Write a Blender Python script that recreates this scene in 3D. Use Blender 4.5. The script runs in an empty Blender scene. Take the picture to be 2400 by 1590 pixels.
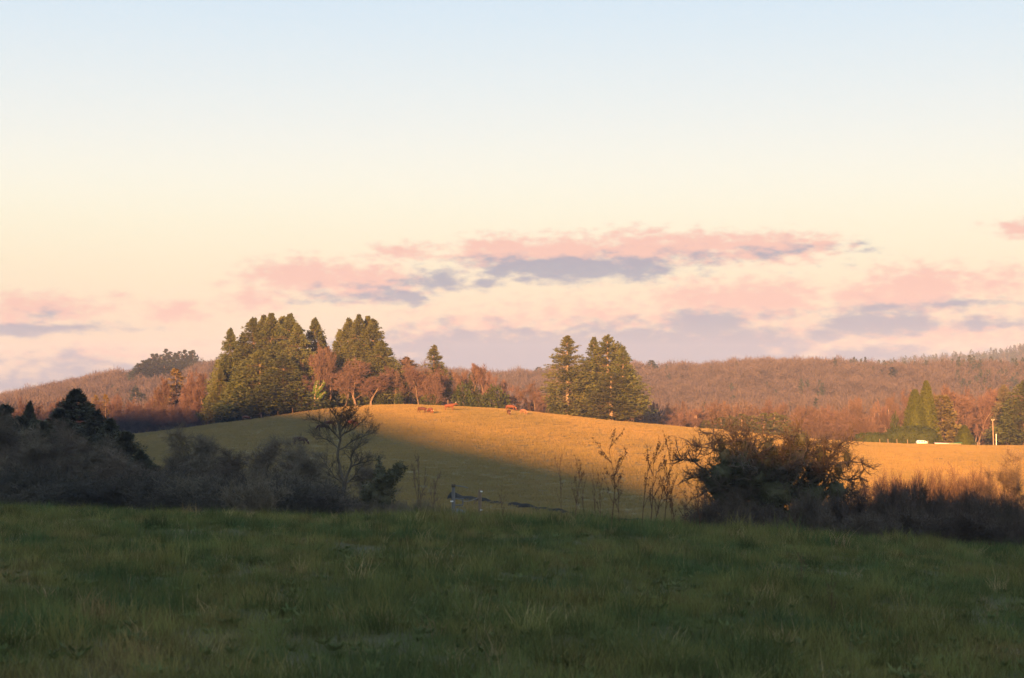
import bpy, math, random
import numpy as np
from mathutils import Vector, Matrix

# ------------------------------------------------------------------ camera, sky, sun, exposure
scene = bpy.context.scene
C = scene.collection
R = math.radians
FPX = 4000.0                      # focal length in photograph pixels (60 mm on 36 mm, 2400 px)
PITCH = math.atan(165.0 / FPX)
cam_d = bpy.data.cameras.new('camera'); cam = bpy.data.objects.new('camera', cam_d); C.objects.link(cam)
cam_d.lens = 60; cam_d.sensor_width = 36; cam_d.clip_start = 0.1; cam_d.clip_end = 20000
cam.location = (0, 0, 0); cam.rotation_euler = (R(90) + PITCH, 0, 0)
cam_d.dof.use_dof = True; cam_d.dof.focus_distance = 260; cam_d.dof.aperture_fstop = 4.5
scene.camera = cam

SUN_EL = 6.5; SUN_OFF = 12.0      # degrees; the sun stands behind the camera, this much to its left
sun_d = bpy.data.lights.new('sun', 'SUN'); sun = bpy.data.objects.new('sun', sun_d); C.objects.link(sun)
sun_d.energy = 5.0; sun_d.angle = R(0.7); sun_d.color = (1.0, 0.43, 0.14)
TS = Vector((-math.sin(R(SUN_OFF)), -math.cos(R(SUN_OFF)), math.tan(R(SUN_EL)))).normalized()   # towards the sun
sun.rotation_euler = TS.to_track_quat('Z', 'Y').to_euler()

vs = scene.view_settings
vs.view_transform = 'Standard'; vs.look = 'None'; vs.gamma = 1.0; vs.use_curve_mapping = False
EXPOSURE = 2.6
vs.exposure = EXPOSURE
scene.render.engine = 'CYCLES'
cy = scene.cycles
cy.max_bounces = 5; cy.diffuse_bounces = 3; cy.glossy_bounces = 2; cy.transmission_bounces = 3
cy.volume_bounces = 0; cy.transparent_max_bounces = 4
cy.use_denoising = True

def s2l(c):
    return tuple((x / 255.0 / 12.92) if x / 255.0 <= 0.04045 else ((x / 255.0 + 0.055) / 1.055) ** 2.4 for x in c)

def ray(u, v):
    cx = (u - 1200.0) / FPX; cyy = (795.0 - v) / FPX
    c, s = math.cos(PITCH), math.sin(PITCH)
    return cx, c - cyy * s, s + cyy * c

def P(u, v, y):
    dx, dy, dz = ray(u, v)
    k = y / dy
    return dx * k, y, dz * k

def azel(u, v):
    dx, dy, dz = ray(u, v)
    return math.degrees(math.atan2(dx, dy)), math.degrees(math.atan2(dz, math.hypot(dx, dy)))

world = bpy.data.worlds.new('World'); scene.world = world; world.use_nodes = True
wt = world.node_tree; wn = wt.nodes; wl = wt.links
for n in list(wn): wn.remove(n)

def WN(t, **k):
    n = wn.new(t)
    for a, b in k.items(): setattr(n, a, b)
    return n
def wm(op, a, b=None, c=None, clamp=False):
    n = WN('ShaderNodeMath', operation=op, use_clamp=clamp)
    for i, x in enumerate((a, b, c)):
        if x is None: continue
        if isinstance(x, (int, float)): n.inputs[i].default_value = x
        else: wl.new(x, n.inputs[i])
    return n.outputs[0]
def wvm(op, a, b=None):
    n = WN('ShaderNodeVectorMath', operation=op)
    for i, x in enumerate((a, b)):
        if x is None: continue
        if isinstance(x, tuple): n.inputs[i].default_value = x
        else: wl.new(x, n.inputs[i])
    return n
def wmix(f, a, b):
    n = WN('ShaderNodeMix', data_type='RGBA')
    if isinstance(f, (int, float)): n.inputs['Factor'].default_value = f
    else: wl.new(f, n.inputs['Factor'])
    for s, x in ((6, a), (7, b)):
        if isinstance(x, tuple): n.inputs[s].default_value = (*x, 1)
        else: wl.new(x, n.inputs[s])
    return n.outputs[2]
def wrange(x, a, b, c, d):
    n = WN('ShaderNodeMapRange', interpolation_type='SMOOTHSTEP')
    wl.new(x, n.inputs[0])
    for i, q in enumerate((a, b, c, d)): n.inputs[i + 1].default_value = q
    return n.outputs[0]

tc = WN('ShaderNodeTexCoord'); sep = WN('ShaderNodeSeparateXYZ'); wl.new(tc.outputs['Generated'], sep.inputs[0])
AZ = wm('MULTIPLY', wm('ARCTAN2', sep.outputs[0], sep.outputs[1]), 57.2958)
EL = wm('MULTIPLY', wm('ARCSINE', sep.outputs[2]), 57.2958)
comb = WN('ShaderNodeCombineXYZ'); wl.new(AZ, comb.inputs[0]); wl.new(EL, comb.inputs[1])
AE = comb.outputs[0]
# clear-sky gradient over elevation (colours as they should show), degrees above the horizon
ramp = WN('ShaderNodeValToRGB'); ramp.color_ramp.interpolation = 'B_SPLINE'
RMAX = 90.0
stops = [(0.0, (228, 206, 198)), (1.3, (240, 212, 194)), (3.0, (250, 226, 198)), (4.6, (254, 239, 208)), (6.2, (254, 250, 224)),
         (7.6, (255, 254, 238)), (9.4, (245, 250, 246)), (11.6, (230, 244, 251)), (13.7, (216, 239, 255)), (22, (200, 226, 250)), (45, (182, 208, 240)), (90, (165, 192, 232))]
el01 = wm('POWER', wm('DIVIDE', wm('MAXIMUM', EL, 0.0), RMAX), 0.5)
wl.new(el01, ramp.inputs[0])
cr = ramp.color_ramp
while len(cr.elements) > 1: cr.elements.remove(cr.elements[-1])
for i, (e, c) in enumerate(stops):
    q = math.sqrt(e / RMAX)
    el = cr.elements[0] if i == 0 else cr.elements.new(q)
    el.position = q; el.color = (*s2l(c), 1)
# clouds: banks described by direction, edges broken up by noise
def wnoise(vec, scale, detail, rough=0.55):
    n = WN('ShaderNodeTexNoise'); n.inputs['Scale'].default_value = scale; n.inputs['Detail'].default_value = detail
    n.inputs['Roughness'].default_value = rough
    wl.new(vec, n.inputs['Vector']); return n
stretch = wvm('MULTIPLY', AE, (0.55, 1.5, 1.0)).outputs[0]
n1 = wnoise(stretch, 0.55, 4.0, 0.55)
n2 = wnoise(wvm('MULTIPLY', AE, (1.0, 1.6, 1.0)).outputs[0], 1.5, 6.0, 0.62)
w1 = wvm('MULTIPLY', wvm('SUBTRACT', n1.outputs['Color'], (0.5, 0.5, 0.5)).outputs[0], (1.2, 0.40, 0.0)).outputs[0]
w2 = wvm('MULTIPLY', wvm('SUBTRACT', n2.outputs['Color'], (0.5, 0.5, 0.5)).outputs[0], (0.5, 0.28, 0.0)).outputs[0]
AEw = wvm('ADD', wvm('ADD', AE, w1).outputs[0], w2).outputs[0]
def blob(u, v, rx, ry, gain=1.0, soft=0.35):
    a, e = azel(u, v); k = 57.2958 / FPX
    d = wvm('SUBTRACT', AEw, (a, e, 0)).outputs[0]
    rx *= 1.1; ry *= 1.15
    d = wvm('MULTIPLY', d, (1 / (rx * k), 1 / (ry * k), 0)).outputs[0]
    L = wvm('LENGTH', d).outputs['Value']
    return wm('MULTIPLY', wm('SUBTRACT', 1.0, wm('DIVIDE', L, 1.75)), gain)
def union(lst):
    m = lst[0]
    for x in lst[1:]: m = wm('MAXIMUM', m, x)
    return m
PINK = [(1180, 592, 120, 34), (1330, 592, 150, 38), (1500, 582, 130, 38), (1640, 578, 130, 34), (1800, 578, 150, 30), (1920, 576, 90, 20, .8),
        (940, 588, 75, 22, .8), (1040, 598, 60, 16, .4), (720, 645, 140, 36), (860, 660, 110, 40), (600, 700, 90, 34, .7), (530, 668, 60, 14, .5),
        (90, 720, 170, 34, .8), (410, 733, 75, 26, .8), (278, 692, 34, 14, .5), (20, 740, 100, 30, .7), (280, 760, 60, 14, .3),
        (1150, 765, 260, 50, .6), (1400, 740, 300, 50, .6), (1680, 700, 150, 44, .85), (1790, 705, 120, 50), (1600, 745, 140, 30, .7), (1010, 790, 150, 44, .6),
        (2010, 690, 80, 24, .8), (2160, 675, 120, 46), (2110, 700, 160, 34, .9), (2340, 665, 90, 40, .7), (2390, 640, 60, 24, .5),
        (2390, 538, 60, 18, .9), (2290, 530, 40, 9, .3), (2200, 780, 420, 60, .6), (1800, 800, 330, 50, .6), (250, 830, 300, 26, .5), (520, 800, 140, 20, .4)]
BLUE = [(1330, 632, 190, 22, .85), (1250, 640, 80, 16, .7), (1490, 618, 110, 18, .5), (1700, 600, 160, 16, .3), (1860, 596, 100, 14, .2), (945, 695, 34, 16, .7), (830, 690, 110, 16, .4), (1030, 658, 66, 15, .6),
        (1145, 664, 36, 13, .6), (60, 768, 150, 13, .7), (120, 735, 60, 16, .35), (1270, 850, 340, 56, 1.0), (1540, 832, 260, 52, .95), (1080, 850, 160, 34, .9), (1080, 800, 60, 30, .45), (1650, 756, 80, 24, .85),
        (1600, 765, 60, 18, .6), (2060, 760, 105, 19, .85), (2290, 757, 70, 13, .5), (2080, 722, 90, 12, .5), (2250, 712, 120, 10, .4), (1770, 745, 90, 12, .4), (2100, 845, 400, 24, .6),
        (1920, 785, 60, 16, .4), (170, 885, 320, 34, .45), (165, 850, 60, 22, .35), (960, 850, 160, 40, .5), (1820, 850, 200, 26, .4)]
n4 = wnoise(wvm('MULTIPLY', AE, (1.1, 2.6, 1.0)).outputs[0], 1.7, 8.0, 0.62)
n5 = wnoise(wvm('ADD', wvm('MULTIPLY', AE, (0.9, 2.4, 1.0)).outputs[0], (7.3, 3.1, 2.0)).outputs[0], 1.2, 8.0, 0.6)
nz4 = wm('MULTIPLY', wm('SUBTRACT', n4.outputs[0], 0.5), 1.5)
nz5 = wm('MULTIPLY', wm('SUBTRACT', n5.outputs[0], 0.5), 1.5)
mp = wrange(wm('ADD', union([blob(*b) for b in PINK]), nz4), 0.20, 0.78, 0.0, 1.0)
mb = wrange(wm('ADD', union([blob(*b) for b in BLUE]), nz5), 0.04, 0.52, 0.0, 1.0)
# scattered banks all round the sky, low down, outside the framed sector too
n3 = wnoise(wvm('MULTIPLY', AE, (0.05, 0.28, 1.0)).outputs[0], 1.0, 6.0, 0.6)
outside = wrange(wm('ABSOLUTE', AZ), 18.0, 26.0, 0.0, 1.0)
lowband = wrange(wm('ABSOLUTE', wm('SUBTRACT', EL, 5.0)), 7.0, 2.0, 0.0, 1.0)
gen = wm('MULTIPLY', wm('MULTIPLY', wrange(n3.outputs[0], 0.48, 0.66, 0.0, 0.9), outside), lowband)
mp = wm('MAXIMUM', mp, gen)
sky = WN('ShaderNodeTexSky', sky_type='NISHITA', sun_disc=False)
sky.sun_elevation = R(SUN_EL); sky.sun_rotation = R(180 + SUN_OFF)
sky.air_density = 1.2; sky.dust_density = 1.5; sky.ozone_density = 1.5
nish = wvm('MULTIPLY', sky.outputs[0], (0.17, 0.17, 0.17)).outputs[0]
clear = wmix(0.12, ramp.outputs[0], nish)
col = wmix(wm('MULTIPLY', mp, 0.92), clear, s2l((240, 190, 178)))
col = wmix(wm('MULTIPLY', mb, 0.92), col, s2l((142, 158, 180)))
bgG = WN('ShaderNodeBackground'); wl.new(col, bgG.inputs[0]); bgG.inputs[1].default_value = 1.0 / (2 ** EXPOSURE)
wo = WN('ShaderNodeOutputWorld'); wl.new(bgG.outputs[0], wo.inputs[0])

# ------------------------------------------------------------------ helpers
rng = np.random.default_rng(7)
random.seed(7)

def tag(o, label=None, cat=None, group=None, kind=None):
    if label: o['label'] = label
    if cat: o['category'] = cat
    if group: o['group'] = group
    if kind: o['kind'] = kind
    return o

def mesh_np(name, V, F, mat=None, smooth=False):
    """V (n,3); F (m,k) or list of such arrays (tri and quad)"""
    me = bpy.data.meshes.new(name)
    V = np.asarray(V, dtype=np.float32).reshape(-1, 3)
    Fs = F if isinstance(F, list) else [F]
    Fs = [np.asarray(f, dtype=np.int32) for f in Fs if len(f)]
    nl = sum(f.size for f in Fs); nf = sum(len(f) for f in Fs)
    me.vertices.add(len(V)); me.vertices.foreach_set('co', V.ravel())
    me.loops.add(nl); me.polygons.add(nf)
    me.loops.foreach_set('vertex_index', np.concatenate([f.ravel() for f in Fs]) if nf else np.zeros(0, np.int32))
    st = []; c = 0
    for f in Fs:
        st.append(c + np.arange(len(f)) * f.shape[1]); c += f.size
    me.polygons.foreach_set('loop_start', np.concatenate(st).astype(np.int32) if nf else np.zeros(0, np.int32))
    me.update(calc_edges=True)
    if smooth: me.polygons.foreach_set('use_smooth', np.ones(nf, dtype=bool))
    if mat: me.materials.append(mat)
    return me

def link(name, me, parent=None, loc=None):
    o = bpy.data.objects.new(name, me); C.objects.link(o)
    if parent: o.parent = parent
    if loc is not None: o.location = loc
    return o

class MB:
    """collects vertices and faces for one mesh object"""
    def __init__(s): s.V = []; s.T = []; s.Q = []; s.n = 0
    def add(s, V, T=None, Q=None):
        V = np.asarray(V, float).reshape(-1, 3)
        s.V.append(V)
        if T is not None and len(T): s.T.append(np.asarray(T) + s.n)
        if Q is not None and len(Q): s.Q.append(np.asarray(Q) + s.n)
        s.n += len(V)
    def box(s, c, d, rz=0.0, taper=1.0):
        x, y, z = d[0] / 2, d[1] / 2, d[2] / 2
        v = np.array([(a * x * (taper if k > 0 else 1), b * y * (taper if k > 0 else 1), k * z) for k in (-1, 1) for a, b in ((-1, -1), (1, -1), (1, 1), (-1, 1))])
        co, si = math.cos(rz), math.sin(rz)
        v = np.stack([v[:, 0] * co - v[:, 1] * si, v[:, 0] * si + v[:, 1] * co, v[:, 2]], 1) + np.array(c)
        s.add(v, Q=[(0, 3, 2, 1), (4, 5, 6, 7), (0, 1, 5, 4), (1, 2, 6, 5), (2, 3, 7, 6), (3, 0, 4, 7)])
    def tubes(s, P0, P1, R0, R1, n=5):
        P0, P1 = np.asarray(P0, float).reshape(-1, 3), np.asarray(P1, float).reshape(-1, 3)
        R0, R1 = np.asarray(R0, float).reshape(-1), np.asarray(R1, float).reshape(-1)
        m = len(P0)
        if not m: return
        d = P1 - P0; d /= np.linalg.norm(d, axis=1, keepdims=True) + 1e-9
        ref = np.where(np.abs(d[:, 2:3]) > 0.8, np.array([[1.0, 0, 0]]), np.array([[0, 0, 1.0]]))
        a = np.cross(d, ref); a /= np.linalg.norm(a, axis=1, keepdims=True) + 1e-9
        b = np.cross(d, a)
        th = np.arange(n) * 2 * math.pi / n
        ring = np.cos(th)[None, :, None] * a[:, None] + np.sin(th)[None, :, None] * b[:, None]
        V = np.concatenate([P0[:, None] + ring * R0[:, None, None], P1[:, None] + ring * R1[:, None, None]], 1)
        i = np.arange(n); j = (i + 1) % n
        q = np.stack([i, i + n, j + n, j], 1)
        Q = (q[None] + (np.arange(m) * 2 * n)[:, None, None]).reshape(-1, 4)
        s.add(V.reshape(-1, 3), Q=Q)
    def tris(s, A, B, D):
        A, B, D = (np.asarray(x, float).reshape(-1, 3) for x in (A, B, D))
        V = np.stack([A, B, D], 1).reshape(-1, 3)
        s.add(V, T=np.arange(len(A) * 3).reshape(-1, 3))
    def leaves(s, pos, dirs, length, width):
        """pointed diamond leaves"""
        pos, dirs = np.asarray(pos, float), np.asarray(dirs, float)
        m = len(pos)
        if not m: return
        length = np.broadcast_to(np.asarray(length, float), (m,)); width = np.broadcast_to(np.asarray(width, float), (m,))
        d = dirs / (np.linalg.norm(dirs, axis=1, keepdims=True) + 1e-9)
        rnd = rng.normal(size=(m, 3)); a = np.cross(d, rnd); a /= np.linalg.norm(a, axis=1, keepdims=True) + 1e-9
        nrm = np.cross(d, a)
        mid = pos + d * (length * 0.45)[:, None] + nrm * (length * 0.08)[:, None]
        V = np.stack([pos, mid + a * (width / 2)[:, None], pos + d * length[:, None], mid - a * (width / 2)[:, None]], 1).reshape(-1, 3)
        b = np.arange(m) * 4
        s.add(V, Q=np.stack([b, b + 1, b + 2, b + 3], 1))
    def mesh(s, name, mat=None, smooth=False):
        V = np.concatenate(s.V) if s.V else np.zeros((0, 3))
        F = []
        if s.T: F.append(np.concatenate(s.T))
        if s.Q: F.append(np.concatenate(s.Q))
        return mesh_np(name, V, F, mat, smooth)
    def obj(s, name, mat=None, parent=None, smooth=False, loc=None):
        return link(name, s.mesh(name, mat, smooth), parent, loc)

def material(name, cols, scale=1.0, rough=0.85, rand=0.0, transl=0.0, bump=0.0, bscale=8.0, coord='Object', spec=0.15, stretch=(1, 1, 1), detail=4.0, metal=0.0):
    m = bpy.data.materials.new(name); m.use_nodes = True
    nt = m.node_tree; N = nt.nodes; L = nt.links
    bs = N['Principled BSDF']; bs.inputs['Roughness'].default_value = rough
    bs.inputs['Specular IOR Level'].default_value = spec; bs.inputs['Metallic'].default_value = metal
    if coord == 'Object':
        t = N.new('ShaderNodeTexCoord'); co = t.outputs['Object']
    else:
        t = N.new('ShaderNodeNewGeometry'); co = t.outputs['Position']
    mp_ = N.new('ShaderNodeMapping'); mp_.inputs['Scale'].default_value = stretch; L.new(co, mp_.inputs[0])
    nz = N.new('ShaderNodeTexNoise'); nz.inputs['Scale'].default_value = scale; nz.inputs['Detail'].default_value = detail
    L.new(mp_.outputs[0], nz.inputs['Vector'])
    rp = N.new('ShaderNodeValToRGB'); L.new(nz.outputs[0], rp.inputs[0])
    e = rp.color_ramp.elements
    k = len(cols)
    e[0].position = 0.32; e[0].color = (*cols[0], 1); e[1].position = 0.68; e[1].color = (*cols[-1], 1)
    for i in range(1, k - 1):
        q = e.new(0.32 + 0.36 * i / (k - 1)); q.color = (*cols[i], 1)
    out = rp.outputs[0]
    if rand:
        oi = N.new('ShaderNodeObjectInfo'); hs = N.new('ShaderNodeHueSaturation')
        mr = N.new('ShaderNodeMapRange'); L.new(oi.outputs['Random'], mr.inputs[0]); mr.inputs[3].default_value = 1 - rand; mr.inputs[4].default_value = 1 + rand
        L.new(mr.outputs[0], hs.inputs['Value'])
        m2 = N.new('ShaderNodeMath'); m2.operation = 'MULTIPLY_ADD'; m2.inputs[1].default_value = 7.31; m2.inputs[2].default_value = 0.0; L.new(oi.outputs['Random'], m2.inputs[0])
        m3 = N.new('ShaderNodeMath'); m3.operation = 'FRACT'; L.new(m2.outputs[0], m3.inputs[0])
        m4 = N.new('ShaderNodeMapRange'); L.new(m3.outputs[0], m4.inputs[0]); m4.inputs[3].default_value = 0.5 - rand * 0.06; m4.inputs[4].default_value = 0.5 + rand * 0.06
        L.new(m4.outputs[0], hs.inputs['Hue']); L.new(out, hs.inputs['Color']); out = hs.outputs[0]
    L.new(out, bs.inputs['Base Color'])
    if bump:
        b = N.new('ShaderNodeBump'); b.inputs['Strength'].default_value = bump; b.inputs['Distance'].default_value = 0.1
        nb = N.new('ShaderNodeTexNoise'); nb.inputs['Scale'].default_value = bscale; nb.inputs['Detail'].default_value = 5; L.new(co, nb.inputs['Vector'])
        L.new(nb.outputs[0], b.inputs['Height']); L.new(b.outputs[0], bs.inputs['Normal'])
    if transl:
        tr = N.new('ShaderNodeBsdfTranslucent'); L.new(out, tr.inputs[0])
        mx = N.new('ShaderNodeMixShader'); mx.inputs[0].default_value = transl
        L.new(bs.outputs[0], mx.inputs[1]); L.new(tr.outputs[0], mx.inputs[2]); L.new(mx.outputs[0], N['Material Output'].inputs[0])
    return m

M = dict(
    meadow=material('meadow_soil', [(.08, .075, .035), (.10, .10, .045)], 0.7, coord='World', bump=0.6),
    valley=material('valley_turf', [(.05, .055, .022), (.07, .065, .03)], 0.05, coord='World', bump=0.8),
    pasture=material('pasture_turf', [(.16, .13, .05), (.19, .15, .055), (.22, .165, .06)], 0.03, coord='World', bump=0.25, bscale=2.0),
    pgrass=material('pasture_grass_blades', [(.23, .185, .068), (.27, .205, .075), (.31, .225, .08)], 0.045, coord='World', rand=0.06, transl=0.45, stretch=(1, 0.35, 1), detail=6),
    hill=material('hill_soil', [(.045, .036, .03), (.06, .05, .04)], 0.02, coord='World', bump=1.0, bscale=0.5),
    grass=material('meadow_grass_blades', [(.066, .105, .040), (.105, .13, .045), (.155, .158, .05), (.22, .18, .07)], 0.55, coord='World', rand=0.5, transl=0.35, detail=9),
    dry=material('dry_grass_blades', [(.34, .27, .13), (.45, .34, .16)], 0.6, coord='World', rand=0.3, transl=0.2),
    needles=material('conifer_needles', [(.056, .074, .024), (.086, .098, .030)], 0.5, rand=0.20, transl=0.15),
    needles_dark=material('dark_conifer_needles', [(.080, .080, .048), (.12, .115, .07)], 0.5, rand=0.15),
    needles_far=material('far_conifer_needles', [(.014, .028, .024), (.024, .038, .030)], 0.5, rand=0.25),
    larch=material('larch_twigs', [(.09, .075, .022), (.13, .10, .03)], 0.5, rand=0.15),
    cypress=material('cypress_foliage', [(.046, .062, .005), (.066, .080, .008)], 0.8, rand=0.1, transl=0.1),
    topiary=material('clipped_foliage', [(.020, .031, .006), (.032, .043, .009)], 0.8, rand=0.1),
    bark=material('grey_brown_bark', [(.09, .07, .055), (.14, .11, .08)], 2.0, rand=0.15),
    palebark=material('pale_bark', [(.13, .105, .08), (.20, .16, .12)], 2.0, rand=0.15),
    twigs=material('reddish_brown_twigs', [(.082, .056, .046), (.118, .08, .064)], 0.5, rand=0.2),
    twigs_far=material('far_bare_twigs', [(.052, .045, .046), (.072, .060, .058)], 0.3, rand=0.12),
    darkbark=material('dark_hedge_bark', [(.075, .064, .048), (.11, .092, .068)], 2.0, rand=0.15),
    darktwigs=material('dark_hedge_twigs', [(.12, .10, .070), (.18, .15, .105)], 1.0, rand=0.2),
    rustwigs=material('russet_hedge_twigs', [(.12, .085, .062), (.17, .12, .085)], 1.0, rand=0.15),
    ivy=material('ivy_leaves', [(.085, .088, .05), (.13, .125, .07)], 2.0, rand=0.1),
    ivylit=material('bright_ivy_leaves', [(.055, .10, .010), (.08, .135, .015)], 1.0, rand=0.1),
    stalk=material('dead_weed_stalks', [(.09, .055, .038), (.14, .08, .052)], 5.0, rand=0.15),
    bramble=material('bramble_leaves', [(.10, .14, .05), (.16, .16, .06)], 3.0, rand=0.3, transl=0.2),
    cow=material('russet_cow_coat', [(.10, .038, .018), (.14, .052, .026)], 1.5, rough=0.7),
    cowpale=material('pale_tan_cow_coat', [(.17, .085, .045), (.22, .115, .06)], 1.5, rough=0.7),
    cowdark=material('dark_brown_cow_coat', [(.055, .022, .013), (.075, .03, .016)], 1.5, rough=0.7),
    muzzle=material('dark_cow_muzzle', [(.04, .03, .03), (.08, .06, .05)], 3.0),
    wood=material('weathered_post_wood', [(.20, .15, .11), (.32, .24, .17)], 4.0, stretch=(1, 1, .2)),
    metal=material('galvanised_metal', [(.13, .135, .14), (.20, .205, .21)], 3.0, rough=0.5, spec=0.5, metal=0.6),
    wire=material('fence_wire', [(.2, .2, .2), (.3, .3, .3)], 3.0, rough=0.5, metal=0.5),
    white=material('white_painted_sheet', [(.62, .62, .60), (.72, .72, .70)], 0.8, rough=0.5, spec=0.3),
    insul=material('white_insulator', [(.75, .75, .72), (.85, .85, .82)], 2.0, rough=0.2, spec=0.6),
    green=material('green_sheet', [(.06, .20, .08), (.09, .26, .11)], 0.8, rough=0.5),
    glass=material('dark_window', [(.02, .025, .03), (.03, .035, .04)], 1.0, rough=0.15, spec=0.6),
    rubber=material('black_rubber', [(.015, .015, .015), (.025, .025, .025)], 1.0),
    brownscrub=material('dark_brown_scrub', [(.075, .060, .047), (.12, .095, .072)], 1.0, rand=0.2),
    darkscrub=material('dark_grey_scrub', [(.062, .056, .042), (.10, .088, .066)], 1.0, rand=0.2),
    birchbark=material('white_birch_bark', [(.26, .21, .17), (.40, .33, .27)], 2.0, rand=0.15),
    browncon=material('brown_green_needles', [(.062, .058, .022), (.095, .082, .030)], 0.8, rand=0.1),
    ditchshade=material('ditch_shade_dark', [(.012, .010, .006), (.03, .024, .014)], 1.2, coord='World', bump=1.0),  # shadow of the ditch put into a near-black colour
    track=material('gravel_track', [(.09, .075, .06), (.14, .12, .10)], 0.8, coord='World', bump=0.8),
)

# ------------------------------------------------------------------ terrain
def make_table(pairs):
    us = np.array([a for a, _ in pairs], float); vv = np.array([b for _, b in pairs], float)
    p = []; a = []
    for u, v in zip(us, vv):
        x, y, z = P(u, v, 1.0); p.append(x); a.append(z)
    g = np.arange(-0.8, 0.8001, 0.002)
    w = np.interp(g, p, a)
    k = np.exp(-0.5 * (np.arange(-12, 13) / 4.0) ** 2); k /= k.sum()
    wp = np.pad(w, 12, mode='edge')
    return g, np.convolve(wp, k, mode='valid')
def ev(tab, p): return np.interp(p, tab[0], tab[1])

T_brow = make_table([(-400, 1180), (0, 1190), (300, 1203), (600, 1207), (900, 1216), (1300, 1222), (1600, 1243), (1900, 1258), (2250, 1288), (2400, 1298), (2800, 1310)])
T_bot = make_table([(-400, 1200), (900, 1196), (1100, 1190), (1300, 1215), (1600, 1242), (2000, 1250), (2400, 1255), (2800, 1255)])
T_crest = make_table([(-400, 1060), (0, 1050), (290, 1022), (400, 1010), (500, 996), (600, 984), (700, 968), (800, 956), (880, 950), (960, 949), (1100, 955), (1200, 962), (1300, 973),
                      (1400, 984), (1500, 993), (1600, 1003), (1700, 1010), (1800, 1021), (1900, 1030), (2000, 1037), (2100, 1042), (2200, 1044), (2300, 1045), (2400, 1046), (2800, 1050)])
T_500 = make_table([(-400, 1070), (2800, 1070)])
T_700 = make_table([(-400, 1000), (300, 1000), (700, 1010), (1500, 1012), (2000, 1000), (2400, 985), (2800, 985)])
T_hill = make_table([(-400, 985), (0, 968), (50, 958), (90, 946), (140, 936), (180, 928), (300, 909), (400, 896), (500, 884), (700, 880), (900, 890), (1100, 912), (1180, 915), (1260, 907), (1500, 893), (1600, 893), (1700, 889),
                     (1760, 882), (1850, 886), (1950, 882), (2020, 888), (2100, 890), (2200, 892), (2400, 890), (2800, 890)])
T_far = make_table([(-400, 990), (900, 980), (1700, 930), (2000, 895), (2100, 876), (2180, 864), (2250, 862), (2330, 858), (2360, 850), (2400, 838), (2500, 810), (2800, 800)])
YB, YC = 155.0, 400.0

def sst(a, b, x):
    t = np.clip((x - a) / (b - a), 0, 1); return t * t * (3 - 2 * t)
_dirs = np.random.default_rng(3)
_wv = [(np.array([math.cos(t), math.sin(t)]), ph) for t, ph in zip(_dirs.uniform(0, 6.28, 24), _dirs.uniform(0, 6.28, 24))]
def wob(x, y, wl_, n=6, off=0):
    s = 0
    for i in range(n):
        d, ph = _wv[(i + off) % 24]; L_ = wl_ * (0.6 + 0.16 * i)
        s = s + np.sin((x * d[0] + y * d[1]) * 6.283 / L_ + ph)
    return s / n

def fc(p): return -ev(T_brow, p) - 1.6 / 44 - 0.026
def pasture_a(p, y):
    t = np.clip((y - YB) / (YC - YB), 0, 1)
    ab, ac = ev(T_bot, p), ev(T_crest, p)
    return ab + (ac - ab) * (1 - (1 - t) ** 1.8)
def front(x, y):
    y = np.maximum(y, 0.05); p = np.clip(x / y, -0.75, 0.75)
    z = -1.6 - 0.026 * y - fc(p) * y
    q = np.clip(y - 40, 0, 22); z = z - 0.004 * q * q - np.maximum(y - 62, 0) * 0.176
    ag = ev(T_brow, p); zv = y * (ag - 0.014 * (1 - sst(105, YB, y)) + (ev(T_bot, p) - ag) * sst(90, YB, y))
    w = sst(60, 84, y); z = z * (1 - w) + zv * w
    a = pasture_a(p, y)
    for (y0, y1, t1) in ((YC, 500, T_500), (500, 700, T_700), (700, 1000, T_hill), (1000, 1300, None), (1300, 2200, T_far), (2200, 3000, None)):
        if t1 is not None: a1 = ev(t1, p)
        elif y0 == 1000: a1 = ev(T_hill, p) - 0.022
        else: a1 = ev(T_far, p) - 0.02
        w = sst(y0, y1, y); a = a * (1 - w) + a1 * w
    z = np.where(y < YB, z, a * y)
    return z

cs, sn = math.cos(R(SUN_OFF)), math.sin(R(SUN_OFF)); TE = math.tan(R(SUN_EL))
def pasture_y(u, v):
    x, _, z = P(u, v, 1.0)
    ys = np.linspace(YB, YC, 500); a = pasture_a(np.full(500, x), ys)
    return float(ys[min(int(np.searchsorted(a, z)), 499)])
def st(x, y): return x * cs - y * sn, x * sn + y * cs
# where the edge of the shade lies in the photograph -> height of the ridge behind the camera that casts it
H0pts = []
for (u, v, y) in [(300, 962, 425), (430, 968, 415), (600, 950, 405), (700, 958, 402), (850, 984, None), (1000, 1018, None), (1080, 1038, None), (1250, 1072, None), (1450, 1115, None), (1600, 1160, None)]:
    if y is None: y = pasture_y(u, v)
    x, _, z = P(u, v, y); s, t = st(x, y); H0pts.append((s, z + t * TE))
for (u, v, y) in [(1640, 985, 88), (2040, 1040, 88), (2190, 1172, 118)]:
    x, _, z = P(u, v, y); s, t = st(x, y); H0pts.append((s, z + t * TE))
H0pts = sorted(H0pts)
H0pts = [(-900, H0pts[0][1] - 2), (-420, H0pts[0][1] + 1)] + H0pts + [(H0pts[-1][0] + 12, 3.6), (30, 2.0), (60, 0.0), (140, -8.0), (300, -14.0)]
HS = np.array([a for a, _ in H0pts]); HH = np.array([b for _, b in H0pts])
print('H0', [(round(a), round(b, 1)) for a, b in H0pts])
RB = 350.0
def rear(x, y):
    s, t = st(x, y)
    base = -1.6 - 0.026 * np.clip(y, -120, 120)
    zr = np.interp(s, HS, HH) + RB * TE + 0.5 * wob(s, s * 0, 26, 5)
    g = np.exp(-((t + RB) / 95.0) ** 2)
    return base + (zr - base) * g
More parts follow.
